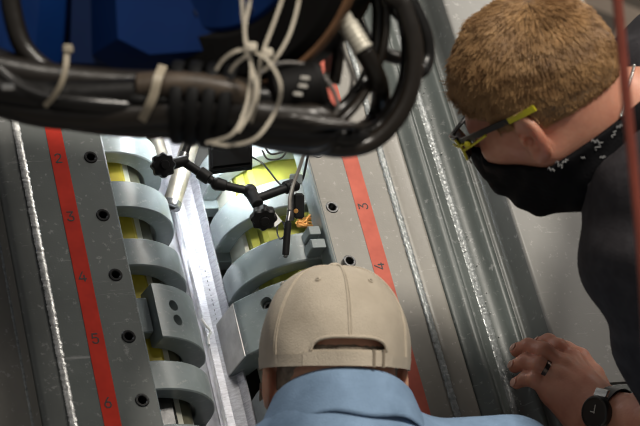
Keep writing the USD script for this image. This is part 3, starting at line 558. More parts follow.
# cable ties
flat = [(-1, -.28), (1, -.28), (1, .28), (-1, .28)]
def tie(name, pts, label, head=None, w=.0016, m=tan, group='loose cable ties on the hose bundle'):
    t = Thing(name, label, 'cable tie', group); t.part('strap', sweep(spline(([P(pts[0][0] + 2, -170, RF + .02)] if pts[0][1] < 0 else []) + [P(*p) for p in pts], 10), w, sec=flat, up=CF), m, 40)
    if head: t.part('tie_head', cbox(P(*head), (.0092, .0085, .0075), .0015, A([CR, CU, -CF])), m)
    return t.done()
F1 = RF - .055
tie('cable_tie', [(240, -30, F1), (242, 0, F1), (244, 28, F1), (247, 50, F1), (251, 62, F1), (250, 84, F1), (245, 110, F1), (232, 134, F1), (206, 143, RF - .04)], 'long pale cable tie on the left of the cluster, tail curling under the bundle')
tie('cable_tie', [(254, -30, F1 - .006), (250, 0, F1 - .006), (245, 30, F1 - .006), (250, 60, F1 - .006), (256, 86, F1 - .006), (250, 112, F1), (238, 132, F1)], 'long pale cable tie crossing in front of the leftmost one', (252, 47, F1 - .01))
tie('cable_tie', [(291, -30, F1), (282, 0, F1), (272, 28, F1), (263, 52, F1), (259, 72, F1), (257, 100, F1), (251, 122, RF - .04)], 'pale cable tie running diagonally down to the second buckle', (268, 53, F1 - .008))
tie('cable_tie', [(302, -30, F1 + .004), (299, 0, F1 + .004), (290, 33, F1 + .004), (276, 58, F1 + .004), (264, 70, F1 + .01)], 'rightmost pale cable tie coming from the top of the robot')
tie('cable_tie', [(254, 52, F1 - .004), (266, 58, F1 - .012), (277, 74, F1 - .014), (281, 90, F1 - .012), (275, 112, F1), (257, 137, F1), (232, 145, F1 + .01), (212, 143, F1 + .02)], 'pale cable tie bowed out to the right in a wide loop')
tie('cable_tie', [(216, 70, F1 + .012), (224, 59, F1 + .006), (236, 51, F1), (250, 49, F1)], 'short pale cable tie arching left onto the bundle')
tie('cable_tie', [(247, 55, F1 + .006), (236, 64, F1 + .01), (230, 72, RF - .04)], 'stubby pale cable tie end under the left buckle')
tie('cable_tie', [(67, 52, RF - .05), (66, 66, RF - .056), (62, 82, RF - .056), (54, 96, RF - .05), (45, 106, RF - .04)], 'grey cable tie round the left end of the bundle with a tan buckle', (68, 49, RF - .05), .0026, m=dtan, group='cable ties drawn tight round the bundle')
tie('cable_tie', [(163, 66, RF - .03), (158, 78, RF - .045), (154, 94, RF - .046), (148, 108, RF - .042), (142, 120, RF - .03)], 'broad tan cable tie round the middle of the bundle', None, .0042, m=dtan, group='cable ties drawn tight round the bundle')
for k_, (x, y) in enumerate(((54, 69), (61, 75), (9, 86), (20, 72))):
    pass
single('pipe_clip', cbox(P(64, 73, RF - .045), (.011, .006, .004), .0012, A([unit(CR * .85 - CU * .5), unit(CU * .85 + CR * .5), -CF])), M['steel'], 'shiny metal clip beside the tan tie buckle', 'clip')
single('pipe_clip', cbox(P(8, 87, RF - .045), (.012, .006, .004), .0012, A([CR, CU, -CF])), M['steel'], 'shiny metal clip at the far left end of the bundle', 'clip')
t = Thing('coupling', 'dark coupling with pale marks sitting on the right end of the bundle', 'coupling'); c = P(296, 92, RF - .02)
t.part('coupling_body', rod(P(272, 98, RF - .0), P(326, 84, RF - .0), .030, .026, .006), drk)
for k_, (x, y) in enumerate(((305, 78), (303, 86), (298, 94))): t.part('mark', cbox(P(x, y, RF - .031), (.0085, .0035, .002), .0005, A([unit(CR - .1 * CU), unit(CU + .1 * CR), -CF])), wht)
t.done()
# the red hose hanging close by on the right
t = Thing('red_hose', 'red air hose hanging straight down in front of the man on the right', 'hose'); rh = mat('red_rubber', (.17, .034, .02), .42, var=(.21, .045, .026), scale=12)
a, b = at(611, -70, 1.75), at(645, 300, 1.75); d = b - a
t.part('hose_body', sweep(spline([a - d * 2.2, a, a + d * .5, b, b + d * .6 - CR * .01], 10), .0046, 14), rh, True); t.part('hose_seam', sweep(spline([q_ - CF * .0042 + CR * .002 for q_ in (a, a + d * .5, b)], 10), .0007, 6), rh, True); t.done()

# ================================================================ bodies: smooth solids, meshed by marching tetrahedra
TETS = A([[0, 1, 3, 7], [0, 3, 2, 7], [0, 2, 6, 7], [0, 6, 4, 7], [0, 4, 5, 7], [0, 5, 1, 7]])
def march(f, lo, hi, h):
    lo, hi = A(lo, float), A(hi, float); n = np.ceil((hi - lo) / h).astype(int) + 1
    ax = [lo[k] + h * np.arange(n[k]) for k in range(3)]; val = np.empty(n)
    for i in range(0, n[0], 16):
        g = np.stack(np.meshgrid(ax[0][i:i + 16], ax[1], ax[2], indexing='ij'), -1); val[i:i + 16] = f(g.reshape(-1, 3)).reshape(g.shape[:3])
    val[[0, -1]] = np.maximum(val[[0, -1]], 1e-4); val[:, [0, -1]] = np.maximum(val[:, [0, -1]], 1e-4); val[:, :, [0, -1]] = np.maximum(val[:, :, [0, -1]], 1e-4)
    val[np.abs(val) < 1e-9] = 1e-9; ins = val < 0
    cnt = sum(ins[a:n[0] - 1 + a, b:n[1] - 1 + b, c:n[2] - 1 + c].astype(int) for a in (0, 1) for b in (0, 1) for c in (0, 1))
    ci = np.argwhere((cnt > 0) & (cnt < 8)); fl = val.ravel(); st = A([n[1] * n[2], n[2], 1])
    cor = (ci @ st)[:, None] + A([[(q & 1) * st[0] + (q >> 1 & 1) * st[1] + (q >> 2 & 1) * st[2] for q in range(8)]])
    t = cor[:, TETS].reshape(-1, 4); iv = fl[t] < 0; s = iv.sum(1); E, tri = [], []
    def emit(tt, e):                                             # tt: tets with inside vertices first; e: triangles as pairs of columns
        for tr in e: tri.append(np.stack([np.sort(tt[:, list(p)], 1) for p in tr], 1)); E.append(tt)
    o = np.argsort(~iv, axis=1, kind='stable'); t = np.take_along_axis(t, o, 1)
    emit(t[s == 1], [((0, 1), (0, 2), (0, 3))]); emit(t[s == 3], [((0, 3), (1, 3), (2, 3))]); emit(t[s == 2], [((0, 2), (0, 3), (1, 3)), ((0, 2), (1, 3), (1, 2))])
    T = np.vstack(tri); N = len(fl); key = T[:, :, 0].astype(np.int64) * N + T[:, :, 1]; uq, inv = np.unique(key, return_inverse=True); inv = inv.reshape(-1, 3)
    a, b = uq // N, uq % N; pos = lambda i: np.stack([ax[0][i // st[0]], ax[1][i // st[1] % n[1]], ax[2][i % n[2]]], 1)
    w = (fl[a] / (fl[a] - fl[b]))[:, None]; V = pos(a) * (1 - w) + pos(b) * w
    tt = np.vstack(E); pin = pos(tt[:, 0]); pout = pos(tt[:, 3]); nn = np.cross(V[inv[:, 1]] - V[inv[:, 0]], V[inv[:, 2]] - V[inv[:, 0]])
    fx = (nn * (pout - pin)).sum(1) < 0; inv[fx] = inv[fx][:, ::-1]
    m = trimesh.Trimesh(V, inv, process=False); m.merge_vertices(digits_vertex=6); m.update_faces(m.nondegenerate_faces(height=1e-9)); m.remove_unreferenced_vertices()
    trimesh.smoothing.filter_taubin(m, iterations=6); return m
def smin(a, b, k): h = np.clip(.5 + .5 * (b - a) / k, 0, 1); return b + (a - b) * h - k * h * (1 - h)
def smax(a, b, k): return -smin(-a, -b, k)
def rc(p, a, b, ra, rb, sq=None):                                # tapered limb
    a, b = A(a, float), A(b, float); d = b - a; q = p - a; h = np.clip(q @ d / (d @ d), 0, 1); return np.linalg.norm(q - h[:, None] * d, axis=1) - (ra + (rb - ra) * h)
def ell(p, c, r, R=None):
    q = p - A(c, float); q = q @ A(R).T if R is not None else q; r = A(r, float); k0 = np.linalg.norm(q / r, axis=1); k1 = np.linalg.norm(q / (r * r), axis=1); return k0 * (k0 - 1) / np.maximum(k1, 1e-9)

def head_sdf(p, neck_r=.058, neck_to=(-.05, 0, -.17), mouth=True):   # x forward, y left, z up, origin amid the skull
    d = ell(p, (-.008, 0, .016), (.099, .0775, .090)); d = smin(d, ell(p, (.040, 0, -.045), (.056, .060, .078)), .03)
    d = smin(d, ell(p, (.062, 0, -.112), (.030, .034, .026)), .03)
    for s in (-1, 1):
        d = smin(d, rc(p, (-.004, s * .060, -.062), (.055, s * .024, -.112), .016, .016), .028)
        d = smin(d, rc(p, (.030, s * .058, -.030), (.066, s * .040, -.038), .018, .016), .025)          # cheekbone
        d = smin(d, rc(p, (.083, s * .012, .004), (.074, s * .046, .002), .011, .010), .014)            # brow
        d = smax(d, -ell(p, (.100, s * .031, -.018), (.018, .017, .012)), .012)                         # socket
        d = smin(d, ell(p, (.0765, s * .031, -.018), (.0125, .0125, .0125)), .003)
    d = smin(d, rc(p, (.088, 0, -.004), (.112, 0, -.044), .008, .0125), .012)
    for s in (-1, 1): d = smin(d, ell(p, (.100, s * .012, -.048), (.011, .009, .008)), .008)
    d = smin(d, ell(p, (.092, 0, -.075), (.014, .026, .0065)), .008); d = smin(d, ell(p, (.089, 0, -.086), (.014, .022, .007)), .008)
    d = smax(d, -ell(p, (.107, 0, -.0805), (.012, .022, .0016)), .003)
    d = smin(d, rc(p, (-.028, 0, -.055), neck_to, neck_r, neck_r + .006), .04)
    for s in (-1, 1):                                               # ears: a rim, a bowl, a lobe
        R = A([[.94, s * -.33, -.10], [s * .33, .94, 0], [.10, 0, 1.0]]); c = A([-.008, s * .0810, -.030])
        e = ell(p, c, (.020, .0085, .033), R); e = smax(e, -ell(p, c + A([.003, s * .0075, .003]), (.0125, .0065, .022), R), .004); e = smin(e, ell(p, c + A([.008, s * -.001, -.026]), (.009, .006, .010)), .006)
        e = smin(e, ell(p, c + A([.012, s * .002, .0]), (.005, .005, .008)), .004)
        e = smax(e, -ell(p, c + A([.006, s * .002, -.004]), (.005, .010, .006)), .003)
        d = smin(d, e, .006)
    return d
def skin_mat(name, c, c2, rough=.45):
    n = {'t': ('texture_coordinate', {}), 'n': ('noise_texture', {'scale': 26, 'detail': 5, 'roughness': .7}), 'r': ('rgb_ramp', {'ramp': [(.3, c2), (.7, c)]}),
         'fn': ('noise_texture', {'scale': 420, 'detail': 3}), 'b': ('bump', {'strength': .18, 'distance': .0016}), 'p': ('principled_bsdf', {'roughness': rough, 'subsurface_weight': .25, 'subsurface_radius': (1, .35, .2), 'subsurface_scale': .004, 'specular_ior_level': .4})}
    return usdkit.material(stage, T_ + name, n, [('t.object', 'n.vector'), ('n.fac', 'r.fac'), ('r.color', 'p.base_color'), ('t.object', 'fn.vector'), ('fn.fac', 'b.height'), ('b.normal', 'p.normal')], surface='p.BSDF')
skin1 = skin_mat('skin_ruddy', (.55, .27, .18), (.43, .175, .115)); skin2 = skin_mat('skin_tan', (.60, .33, .22), (.50, .235, .15))
def placed(m, R, c, s=1.0): m = m.copy(); m.vertices = m.vertices * s @ R + c; return m   # R rows: the head's forward, left, up in the world
def local(p, R, c, s=1.0): return (p - c) @ R.T / s
def pf(x, yu, f): return x * CR + yu * CU + f * CF                # direction given as right, up, away from the camera
def bary(mesh, per):                                              # random points on a mesh with their normals
    f = rng.choice(len(mesh.faces), per, p=mesh.area_faces / mesh.area); r = rng.random((per, 2)); r[:, 0] = np.sqrt(r[:, 0]); w = np.stack([1 - r[:, 0], r[:, 0] * (1 - r[:, 1]), r[:, 0] * r[:, 1]], 1)
    return (mesh.triangles[f] * w[:, :, None]).sum(1), mesh.face_normals[f]

# ---------------------------------------------------------------- the man on the right
HS = .945; hf = unit(pf(-.73, -.34, .59)); hl_ = pf(-.48, -.50, -.72); hl_ = unit(hl_ - hf * (hl_ @ hf)); hu = np.cross(hf, hl_); HR = A([hf, hl_, hu]); HC = at(536, 90, 2.33)
if hu @ CU < 0: raise SystemExit('head upside down')
C7 = at(668, 118, 2.36); SHL = at(668, 246, 2.30); SHR = C7 + (C7 - SHL) * .55 + CF * .22 + CR * .04
ELB = at(712, 438, 2.42); WR = at(606, 413, 2.535)
HIP = A([C7[0] + .27, C7[1] + .02, .96])
nk = local(C7[None], HR, HC, HS)[0]
def manR_body(p, big=0.0):                                        # torso, neck to waist, upper arms
    mid = (C7 + HIP) / 2
    d = ell(p, C7 * .62 + HIP * .38 + CF * .0, (.185 + big, .15 + big, .25 + big), A([unit(SHL - SHR), unit(np.cross(unit(C7 - HIP), unit(SHL - SHR))), unit(C7 - HIP)]))
    d = smin(d, rc(p, C7 * .45 + HIP * .55, HIP, .15 + big, .155 + big), .08)
    d = smin(d, rc(p, SHL, SHR, .072 + big, .072 + big), .06); d = smin(d, rc(p, C7 - CU * .01, SHL * .6 + C7 * .4, .06 + big, .06 + big), .05)
    return d
# hand: palm down on the panel, back to the camera
PN = unit(MN); wr = WR
def on_panel(px, py, h): return mw(pl(px, py, .0545 + h))
fing = {  # base knuckle, two bends, tip (pixel, pixel, height over the panel), radii
    'index': [(573, 361, .036), (558, 348, .036), (548, 342, .024), (539, 344, .009)],
    'middle': [(565, 367, .042), (543, 352, .042), (528, 347, .026), (517, 350, .010)],
    'ring': [(557, 377, .041), (538, 366, .040), (525, 362, .025), (515, 366, .010)],
    'pinky': [(549, 388, .035), (534, 380, .033), (525, 379, .021), (517, 383, .009)]}
FR = {'index': (.0128, .0118, .0105, .0095), 'middle': (.0132, .0122, .0108, .0096), 'ring': (.0126, .0116, .0103, .0092), 'pinky': (.0112, .0102, .0092, .0082)}
FJ = {k: [on_panel(*q) for q in v] for k, v in fing.items()}
TH_ = [on_panel(592, 376, .034), on_panel(580, 358, .020), on_panel(566, 350, .012), on_panel(557, 350, .009)]
def hand_sdf(p):
    d = rc(p, WR, (FJ['middle'][0] + WR) / 2, .027, .024)
    for k, w in (('index', .0155), ('middle', .0165), ('ring', .0155), ('pinky', .0140)): d = smin(d, rc(p, WR * .75 + FJ[k][0] * .25, FJ[k][0], .0165, w * .92), .012)
    fg = None
    for k, j in FJ.items():
        e = np.minimum.reduce([rc(p, j[i], j[i + 1], FR[k][i], FR[k][i + 1]) for i in range(3)])
        for i in (1, 2): e = smin(e, np.linalg.norm(p - j[i] - PN * .0015, axis=1) - FR[k][i] * 1.02, .004)
        tipd = unit(j[3] - j[2]); up = unit(PN - tipd * (PN @ tipd)); e = smax(e, -ell(p, j[3] + tipd * .001 + up * (FR[k][3] * 1.05), (.0075, .0058, .0022), A([tipd, np.cross(up, tipd), up])), .0012)
        fg = e if fg is None else np.minimum(fg, e)
    d = smin(d, fg, .007); d = smin(d, rc(p, on_panel(556, 396, .030), on_panel(580, 418, .036), .017, .023), .016)
    th = rc(p, WR * .7 + TH_[0] * .3, TH_[0], .020, .0165)
    for i in range(3): th = smin(th, rc(p, TH_[i], TH_[i + 1], (.0155, .013, .0115)[i], (.013, .0115, .0095)[i]), .004)
    d = smin(d, th, .009)
    for k in ('index', 'middle', 'ring'):                            # tendons
        d = smin(d, rc(p, WR * .6 + FJ[k][0] * .4 + PN * .017, FJ[k][0] + PN * .0125, .003, .0042), .008)
    return smin(d, rc(p, WR, WR * .45 + ELB * .55, .026, .041), .02)
hm = march(hand_sdf, at(505, 420, 2.66) - .06, at(700, 330, 2.36) + .06, .0023) if 0 else None
allp = np.vstack([np.vstack(list(FJ.values())), np.vstack(TH_), WR[None]]); lo, hi = allp.min(0) - .035, allp.max(0) + .035
arm_end = WR * .45 + ELB * .55
lo = np.minimum(lo, WR - .045); hi = np.maximum(hi, WR + (ELB - WR) * .18 + .045)
hand = march(hand_sdf, lo, hi, .0024)
headm = placed(march(lambda p: head_sdf(p, .060, tuple(nk)), (-.15, -.10, -.20), (.13, .10, .115), .0031), HR, HC, HS)
fore = march(lambda p: smin(rc(p, WR, WR * .45 + ELB * .55, .026, .041), rc(p, WR * .45 + ELB * .55, ELB, .041, .043), .02), np.minimum(WR, ELB) - .06, np.maximum(WR, ELB) + .06, .006)
arm2 = march(lambda p: smin(rc(p, ELB, SHL, .045, .052), manR_body(p, -.02), .05), np.minimum(HIP, SHL) - [.25, .3, .1], np.maximum(SHL, SHR) + [.25, .25, .15], .016)
def join(ms):                                                     # one continuous body: boolean union, or the parts together if it fails
    out = None
    try:
        for m in ms:
            q = manifold3d.Manifold(manifold3d.Mesh(np.asarray(m.vertices, np.float32), np.asarray(m.faces, np.uint32)))
            if q.status() != manifold3d.Error.NoError: raise ValueError(q.status())
            out = q if out is None else out + q
        return tm(out)
    except Exception as e:
        print('join failed', e); return cat_(ms)
mr = Thing('person', 'man with short brown hair, safety glasses and black neck gaiter leaning in from the right', 'person')
bodyR = mr.part('body', join([headm, hand, fore, arm2]), skin1, True)
# hair: a close shell and short strands
def hairline(q):                                                  # q in head coordinates; positive where hair grows
    x, y, z = q.T; wav = .003 * np.sin(y * 170) * (x > .03)
    z0 = np.where(x > .03, .012 + .55 * (x - .03) + .25 * np.maximum(.05 - np.abs(y), 0) + wav, np.where(x > .006, -.014, np.where(x > -.022, .004, -.030)))
    return z - z0
def shell(p, off): return head_sdf(p, .0, (-.028, 0, -.056)) - off
hs_ = march(lambda p: smax(ell(p, (-.010, 0, .018), (.1035, .0825, .0955)) - .002 * meshkit.fbm(p * 45, 3) * 2, -np.minimum(hairline(p), .02) - .0, .006), (-.14, -.11, -.11), (.12, .11, .14), .0036)
def hair_mat(name, a, b):
    n = {'h': ('hair_info', {}), 't': ('texture_coordinate', {}), 'n': ('noise_texture', {'scale': 40, 'detail': 3}), 'r': ('rgb_ramp', {'ramp': [(.3, a), (.7, b)]}), 'p': ('principled_bsdf', {'roughness': .42, 'specular_ior_level': .35})}
    return usdkit.material(stage, T_ + name, n, [('t.object', 'n.vector'), ('n.fac', 'r.fac'), ('r.color', 'p.base_color')], surface='p.BSDF')
hairm = hair_mat('brown_hair', (.19, .10, .042), (.47, .285, .13)); hairb = mat('hair_under', (.13, .075, .037), .6, var=(.22, .135, .07), scale=80, bump=.5, bscale=240)
hsw = placed(hs_, HR, HC, HS)
hp = mr.part('hair', hsw, hairb, True, label='short brown hair')
HAIR = []
pt, nn = bary(hsw, 46000); q = local(pt, HR, HC, HS)
ok = hairline(q) > -.004; out = ((pt - HC) * nn).sum(1) > 0; pt, nn, q = pt[ok & out], nn[ok & out], q[ok & out]
flow = local(pt * 0, HR, HC * 0)                                    # combed forward on top, down at the sides and back
cen = A([-.055, 0, .10]); fl_ = q - cen; fl_ -= 0; dirw = fl_ @ HR; dirw -= nn * (dirw * nn).sum(1)[:, None]; dirw /= np.linalg.norm(dirw, axis=1)[:, None] + 1e-9
ln = .005 + .010 * np.clip((q[:, 2] + .01) / .08, 0, 1); jit = rng.normal(0, .35, pt.shape); b0 = pt - nn * .001
HAIR.append(np.stack([b0, b0 + (nn * .22 + dirw * .7 + jit * .12) * ln[:, None] * .4, b0 + (nn * .26 + dirw * 1.05 + jit * .2) * ln[:, None] * .75, b0 + (nn * .24 + dirw * 1.25 + jit * .3) * ln[:, None] * 1.05], 1))
# neck gaiter pulled up over nose and mouth
def gaiter(p):
    d = np.minimum(head_sdf(p, .060, tuple(nk)), 9) ; a = smin(d, rc(p, (.085, 0, -.075), (.060, 0, -.115), .030, .026), .03)
    a = smin(a, rc(p, (-.02, 0, -.11), tuple(nk * .9), .064, .070), .03)
    f = .0022 * np.sin(p[:, 2] * 190 + p[:, 0] * 90 + 3 * np.sin(p[:, 1] * 40)); x = p[:, 0]; z = p[:, 2]
    edge = z + .075 - .39 * np.maximum(x, 0) - .05 * np.maximum(-x, 0)
    return smax(a - .0055 - f * .5, edge, .004)
gm = mat('gaiter_cloth', (.006, .006, .007), .75, var=(.008, .008, .009), scale=60, bump=.3, bscale=300, spec=.06)
gt = march(gaiter, (-.20, -.13, -.26), (.16, .13, .06), .0036)
gi = mr.part('neck_gaiter', placed(gt, HR, HC, HS), gm, True, label='black neck gaiter with a few pale print marks')
prn = []; gtw = placed(gt, HR, HC, HS); loc_ = trimesh.proximity.ProximityQuery(gtw) if 0 else None
from scipy.spatial import cKDTree
tr = cKDTree(gtw.vertices)
def stick(px, py, m, mesh=gtw, f0=2.2):                            # first point of the mesh behind a pixel
    d = unit(ray(px, py)); v = mesh.vertices - CAM; t = v @ d; off = np.linalg.norm(v - t[:, None] * d, axis=1); near = off < m
    return None if not near.any() else mesh.vertices[np.where(near)[0][t[near].argmin()]], mesh.vertex_normals[np.where(near)[0][t[near].argmin()]]
for px, py, s_, ro in ((548, 171, .006, .4), (556, 166, .007, -.3), (563, 164, .005, .9), (602, 148, .008, 1.2), (598, 142, .006, .2), (606, 158, .004, .5), (617, 134, .006, 1.4), (621, 128, .005, .7), (585, 160, .003, .2)):
    h_ = stick(px, py, .004)
    if h_ is None or h_[0] is None: continue
    c, nv = h_; x = unit(CR - nv * (CR @ nv)); y = np.cross(nv, x); x, y = x * math.cos(ro) + y * math.sin(ro), y * math.cos(ro) - x * math.sin(ro)
    prn.append(sweep(spline([c + nv * .0006 + x * s_ * a_ + y * s_ * b_ for a_, b_ in ((-.7, .2), (-.3, .5), (0, -.2), (.4, .3), (.7, -.3))], 4), .0006, 5))
if prn: mr.part('print_mark', prn, mat('pale_print', (.26, .26, .26), .7), kind='stuff', under=gi)
# safety glasses
yl = mat('yellow_frame', (.62, .56, .02), .35); blk = mat('glasses_black', (.01, .01, .01), .3)
def HL(p): return (A(p, float) * HS) @ HR + HC
lens = usdkit.material(stage, T_ + 'dark_lens', {'p': ('principled_bsdf', {'base_color': (.10, .07, .05), 'roughness': .06, 'specular_ior_level': .8, 'coat_weight': .6})}, surface='p.BSDF')
gl = mr.part('glasses', [sweep([HL(q_) for q_ in spline([(.094, s * .066, -.002), (.070, s * .0765, .000), (.02, s * .0825, .001), (-.010, s * .084, .000)], 6)], .0036, sec=[(-.5, -1), (.5, -1), (.5, 1), (-.5, 1)], up=hu) for s in (-1, 1)] +
    [sweep([HL(q_) for q_ in spline([(.094, -.066, .003), (.112, -.045, .004), (.119, -.015, .002), (.119, .015, .002), (.112, .045, .004), (.094, .066, .003)], 6)], .0028, 8)], blk, 40, label='black and yellow safety glasses')
for s in (-1, 1):
    mr.part('lens', sweep([HL(q_) for q_ in spline([(.096, s * .064, -.016), (.110, s * .046, -.018), (.118, s * .020, -.017), (.1185, s * .006, -.014)], 6)], .0165, sec=[(-.06, -1), (.06, -1), (.06, 1), (-.06, 1)], up=hu), lens, 40, under=gl, label='brownish dark lens')
    mr.part('temple_tip', sweep([HL(q_) for q_ in spline([(.006, s * .0846, .001), (-.014, s * .0856, .0015), (-.034, s * .0845, .002)], 6)], .0037, sec=[(-.45, -1), (.45, -1), (.45, 1), (-.45, 1)], up=hu), yl, 40, under=gl, label='yellow temple end')
    mr.part('yellow_accent', [sweep([HL(q_) for q_ in spline(pp_, 6)], .0016, 8) for pp_ in ([(.108, s * .056, -.004), (.095, s * .0695, -.006), (.085, s * .074, -.004)], [(.094, s * .0700, .004), (.092, s * .0705, -.010), (.096, s * .068, -.026)], [(.090, s * .0725, -.012), (.066, s * .0795, -.008), (.045, s * .0828, -.004)])] + [ell_ for ell_ in [ball(HL((.077, s * .0785, -.0055)), .0042)]], yl, True, under=gl)
# dark T-shirt
tee = mat('tee_cloth', (.026, .024, .027), .8, spec=.15, var=(.04, .037, .041), scale=40, bump=.25, bscale=420, stretch=(1, 1, 1))
SLV = SHL * .20 + ELB * .80
def shirtR(p):
    d = manR_body(p, .008); d = smin(d, rc(p, SHL, SLV, .074, .062), .05); w = p @ A([.3, .2, 1.0])
    d = d - .007 * (meshkit.fbm(p * A([9, 9, 5]) + 3, 3) - .5) * 2 - .004 * np.sin(w * 60 + 4 * meshkit.noise(p * 7))
    nb = C7 + CU * .005; nd = unit(HC - C7); return smax(d, -np.maximum(.050 - (p - C7) @ nd, rc(p, C7 - nd * .02, HC, .105, .105)), .006)
sh = march(shirtR, np.minimum(np.minimum(HIP, SHL), SLV) - [.22, .3, .03], np.maximum(SHL, SHR) + [.30, .25, .12], .0105)
mr.part('t_shirt', sh, tee, True, label='dark grey T-shirt')
ch_ = spline([at(*q_) for q_ in ((634, 66, 2.285), (631, 78, 2.28), (628, 90, 2.275), (625, 102, 2.27), (621, 116, 2.268))], 10)
mr.part('bead_chain', [ball(c, .0021, 1) for c in ch_[::2]], M['steel'], True, label='beaded metal neck chain')
jeans = mat('dark_trousers', (.03, .035, .05), .8, bump=.3, bscale=300)
FT = [A([HIP[0] + .02, HIP[1] - .16, .05]), A([HIP[0] + .10, HIP[1] + .12, .05])]
def legs(p, hip, ft, lean, w=.10):
    d = ell(p, hip, (.18, .15, .14))
    for s, f in zip((-1, 1), ft): kn = (hip + f) / 2 + lean; d = smin(d, smin(rc(p, hip + (f - hip) * [.5, .5, .06], kn, .095, .068), rc(p, kn, f + [0, 0, .04], .066, .05), .03), .04)
    return d
mr.part('trousers', march(lambda p: legs(p, HIP, FT, A([-.03, .02, 0])), np.minimum(HIP, FT[0]) - [.3, .3, 0], HIP + [.3, .4, .15], .02), jeans, True)
shoe = mat('shoe_leather', (.03, .022, .016), .5)
def shoe_mesh(f, d): d = unit([d[0], d[1], 0]); s = A([-d[1], d[0], 0]); return hull([f + d * a * 1 + s * b + A([0, 0, c]) for a, b, c in ((-.09, -.03, -.05), (-.09, .03, -.05), (.19, -.03, -.05), (.19, .03, -.05), (.1, -.048, -.05), (.1, .048, -.05), (-.09, -.032, .05), (-.09, .032, .05), (.02, -.035, .055), (.02, .035, .055), (.19, -.025, -.015), (.19, .025, -.015), (.1, -.04, .01), (.1, .04, .01))])
for f in FT: mr.part('shoe', shoe_mesh(f, (-1, .3)), shoe, 30)
# watch, ring, nails
fd = unit(WR - ELB); wc = WR - fd * .012; wn = unit(-CF * .62 - CR * .72 + CU * .15); wn = unit(wn - fd * (wn @ fd)); wx = np.cross(fd, wn)
wp = wc + wn * .031
k = mr.part('watch', lathe([(0, .0), (.0205, 0), (.0215, .002), (.0215, .008), (.0195, .0105), (.018, .0108), (.0175, .0098), (0, .0098)], wp, wn, 36), blk, 40, label='black round-faced wrist watch')
an = np.linspace(0, 2 * math.pi, 40, endpoint=False); mr.part('watch_strap', sweep([wc + (.0305 * np.cos(a) * wn + .0335 * np.sin(a) * wx) for a in an], .0105, closed=True, sec=[(1, -.16), (1, .16), (-1, .16), (-1, -.16)], up=None) if 0 else lathe([(.0335, -.0105), (.0352, -.010), (.0352, .010), (.0335, .0105), (.032, 0)], wc, fd, 36, True), blk, 40, under=k)
for s in (-1, 1): mr.part('strap_lug', cbox(wp + wx * s * .0255 + wn * .002, (.011, .0205, .0048), .0012, A([unit(wx - wn * s * .35), fd, wn])), M['steel'], under=k, label='bright steel lug')
mr.part('watch_hand', cbox(wp + wn * .0102 + wx * .004, (.011, .0012, .0006), .0002, A([wx, fd, wn])), wht, under=k); mr.part('watch_hand', cbox(wp + wn * .0102 + fd * .0025, (.0012, .007, .0006), .0002, A([wx, fd, wn])), wht, under=k)
a, b = FJ['ring'][0], FJ['ring'][1]; rcn = a * .35 + b * .65; mr.part('wedding_ring', lathe([(.0124, -.0032), (.0134, -.0028), (.0134, .0028), (.0124, .0032)], rcn, unit(b - a), 32, True), mat('dark_ring_metal', (.10, .075, .065), .2, .9, var=(.16, .12, .1)), 40, label='dark metal finger ring')
nail = mat('nail', (.60, .36, .28), .25)
for kf, j in FJ.items():
    td = unit(j[3] - j[2]); up = unit(PN - td * (PN @ td)); c = j[3] + td * .002 + up * FR[kf][3] * .80; e = trimesh.creation.icosphere(2, 1.0); e.vertices = e.vertices * [.0068, .0054, .0016] @ A([unit(td - up * .35), np.cross(up, td), unit(up + td * .35)]) + c
    mr.part('finger_nail', e, nail, True)
mr.done()
def curves(path, P4, w, m):
    k = len(P4); c = UsdGeom.BasisCurves.Define(stage, path); c.CreateTypeAttr('cubic'); c.CreateBasisAttr('catmullRom'); c.CreateWrapAttr('pinned')
    c.CreatePointsAttr([Gf.Vec3f(*map(float, v)) for v in P4.reshape(-1, 3)]); c.CreateCurveVertexCountsAttr([4] * k); c.CreateWidthsAttr([w]); c.SetWidthsInterpolation('constant')
    from pxr import UsdShade
    UsdShade.MaterialBindingAPI.Apply(c.GetPrim()).Bind(m); return c
hc_ = curves(mr.path + '/hair/strand', HAIR[0] - mr.base, .0005, hairm); keys(hc_.GetPrim(), kind='stuff')

# ---------------------------------------------------------------- the seated man in the beige cap
S2 = .97; kf = unit(pf(-.17, -.12, .98)); kl = pf(-.98, .03, -.17); kl = unit(kl - kf * (kl @ kf)); ku = np.cross(kf, kl); KR = A([kf, kl, ku]); KC_ = at(333, 357, 2.40)
if ku @ CU < 0: raise SystemExit('cap head upside down')
def KL(p): return (A(p, float) * S2) @ KR + KC_
c7 = at(342, 402, 2.345)
shl, shr = at(240, 552, 2.36), at(508, 482, 2.42); hip2 = A([c7[0] + .0, c7[1] - .14, .60])
nk2 = local(c7[None], KR, KC_, S2)[0]
head2 = placed(march(lambda p: head_sdf(p, .054, tuple(nk2)), (-.15, -.10, -.20), (.13, .10, .115), .0036), KR, KC_, S2)
def torso2(p, big=0.0):
    u = unit(c7 - hip2); x = unit(shr - shl); R = A([x, np.cross(u, x), u])
    d = ell(p, c7 * .56 + hip2 * .44, (.18 + big, .12 + big, .22 + big), R); d = smin(d, rc(p, c7 * .4 + hip2 * .6, hip2, .15 + big, .165 + big), .09)
    mid = c7 + u * -.078
    for s in (shl, shr): d = smin(d, rc(p, mid, s, .056 + big, .058 + big), .06)
    return smin(d, rc(p, c7 + u * -.06, c7 + u * .010, .076 + big, .050 + big), .05)
e_l, e_r = shl + A([-.06, .0, -.27]), shr + A([.05, .0, -.27]); w_l, w_r = e_l + A([.07, .17, -.06]), e_r + A([-.12, .17, -.06])
def arms2(p, big=0.0):
    d = None
    for s, e in ((shl, e_l), (shr, e_r)): a = rc(p, s, e, .058 + big, .046 + big); d = a if d is None else np.minimum(d, a)
    return d
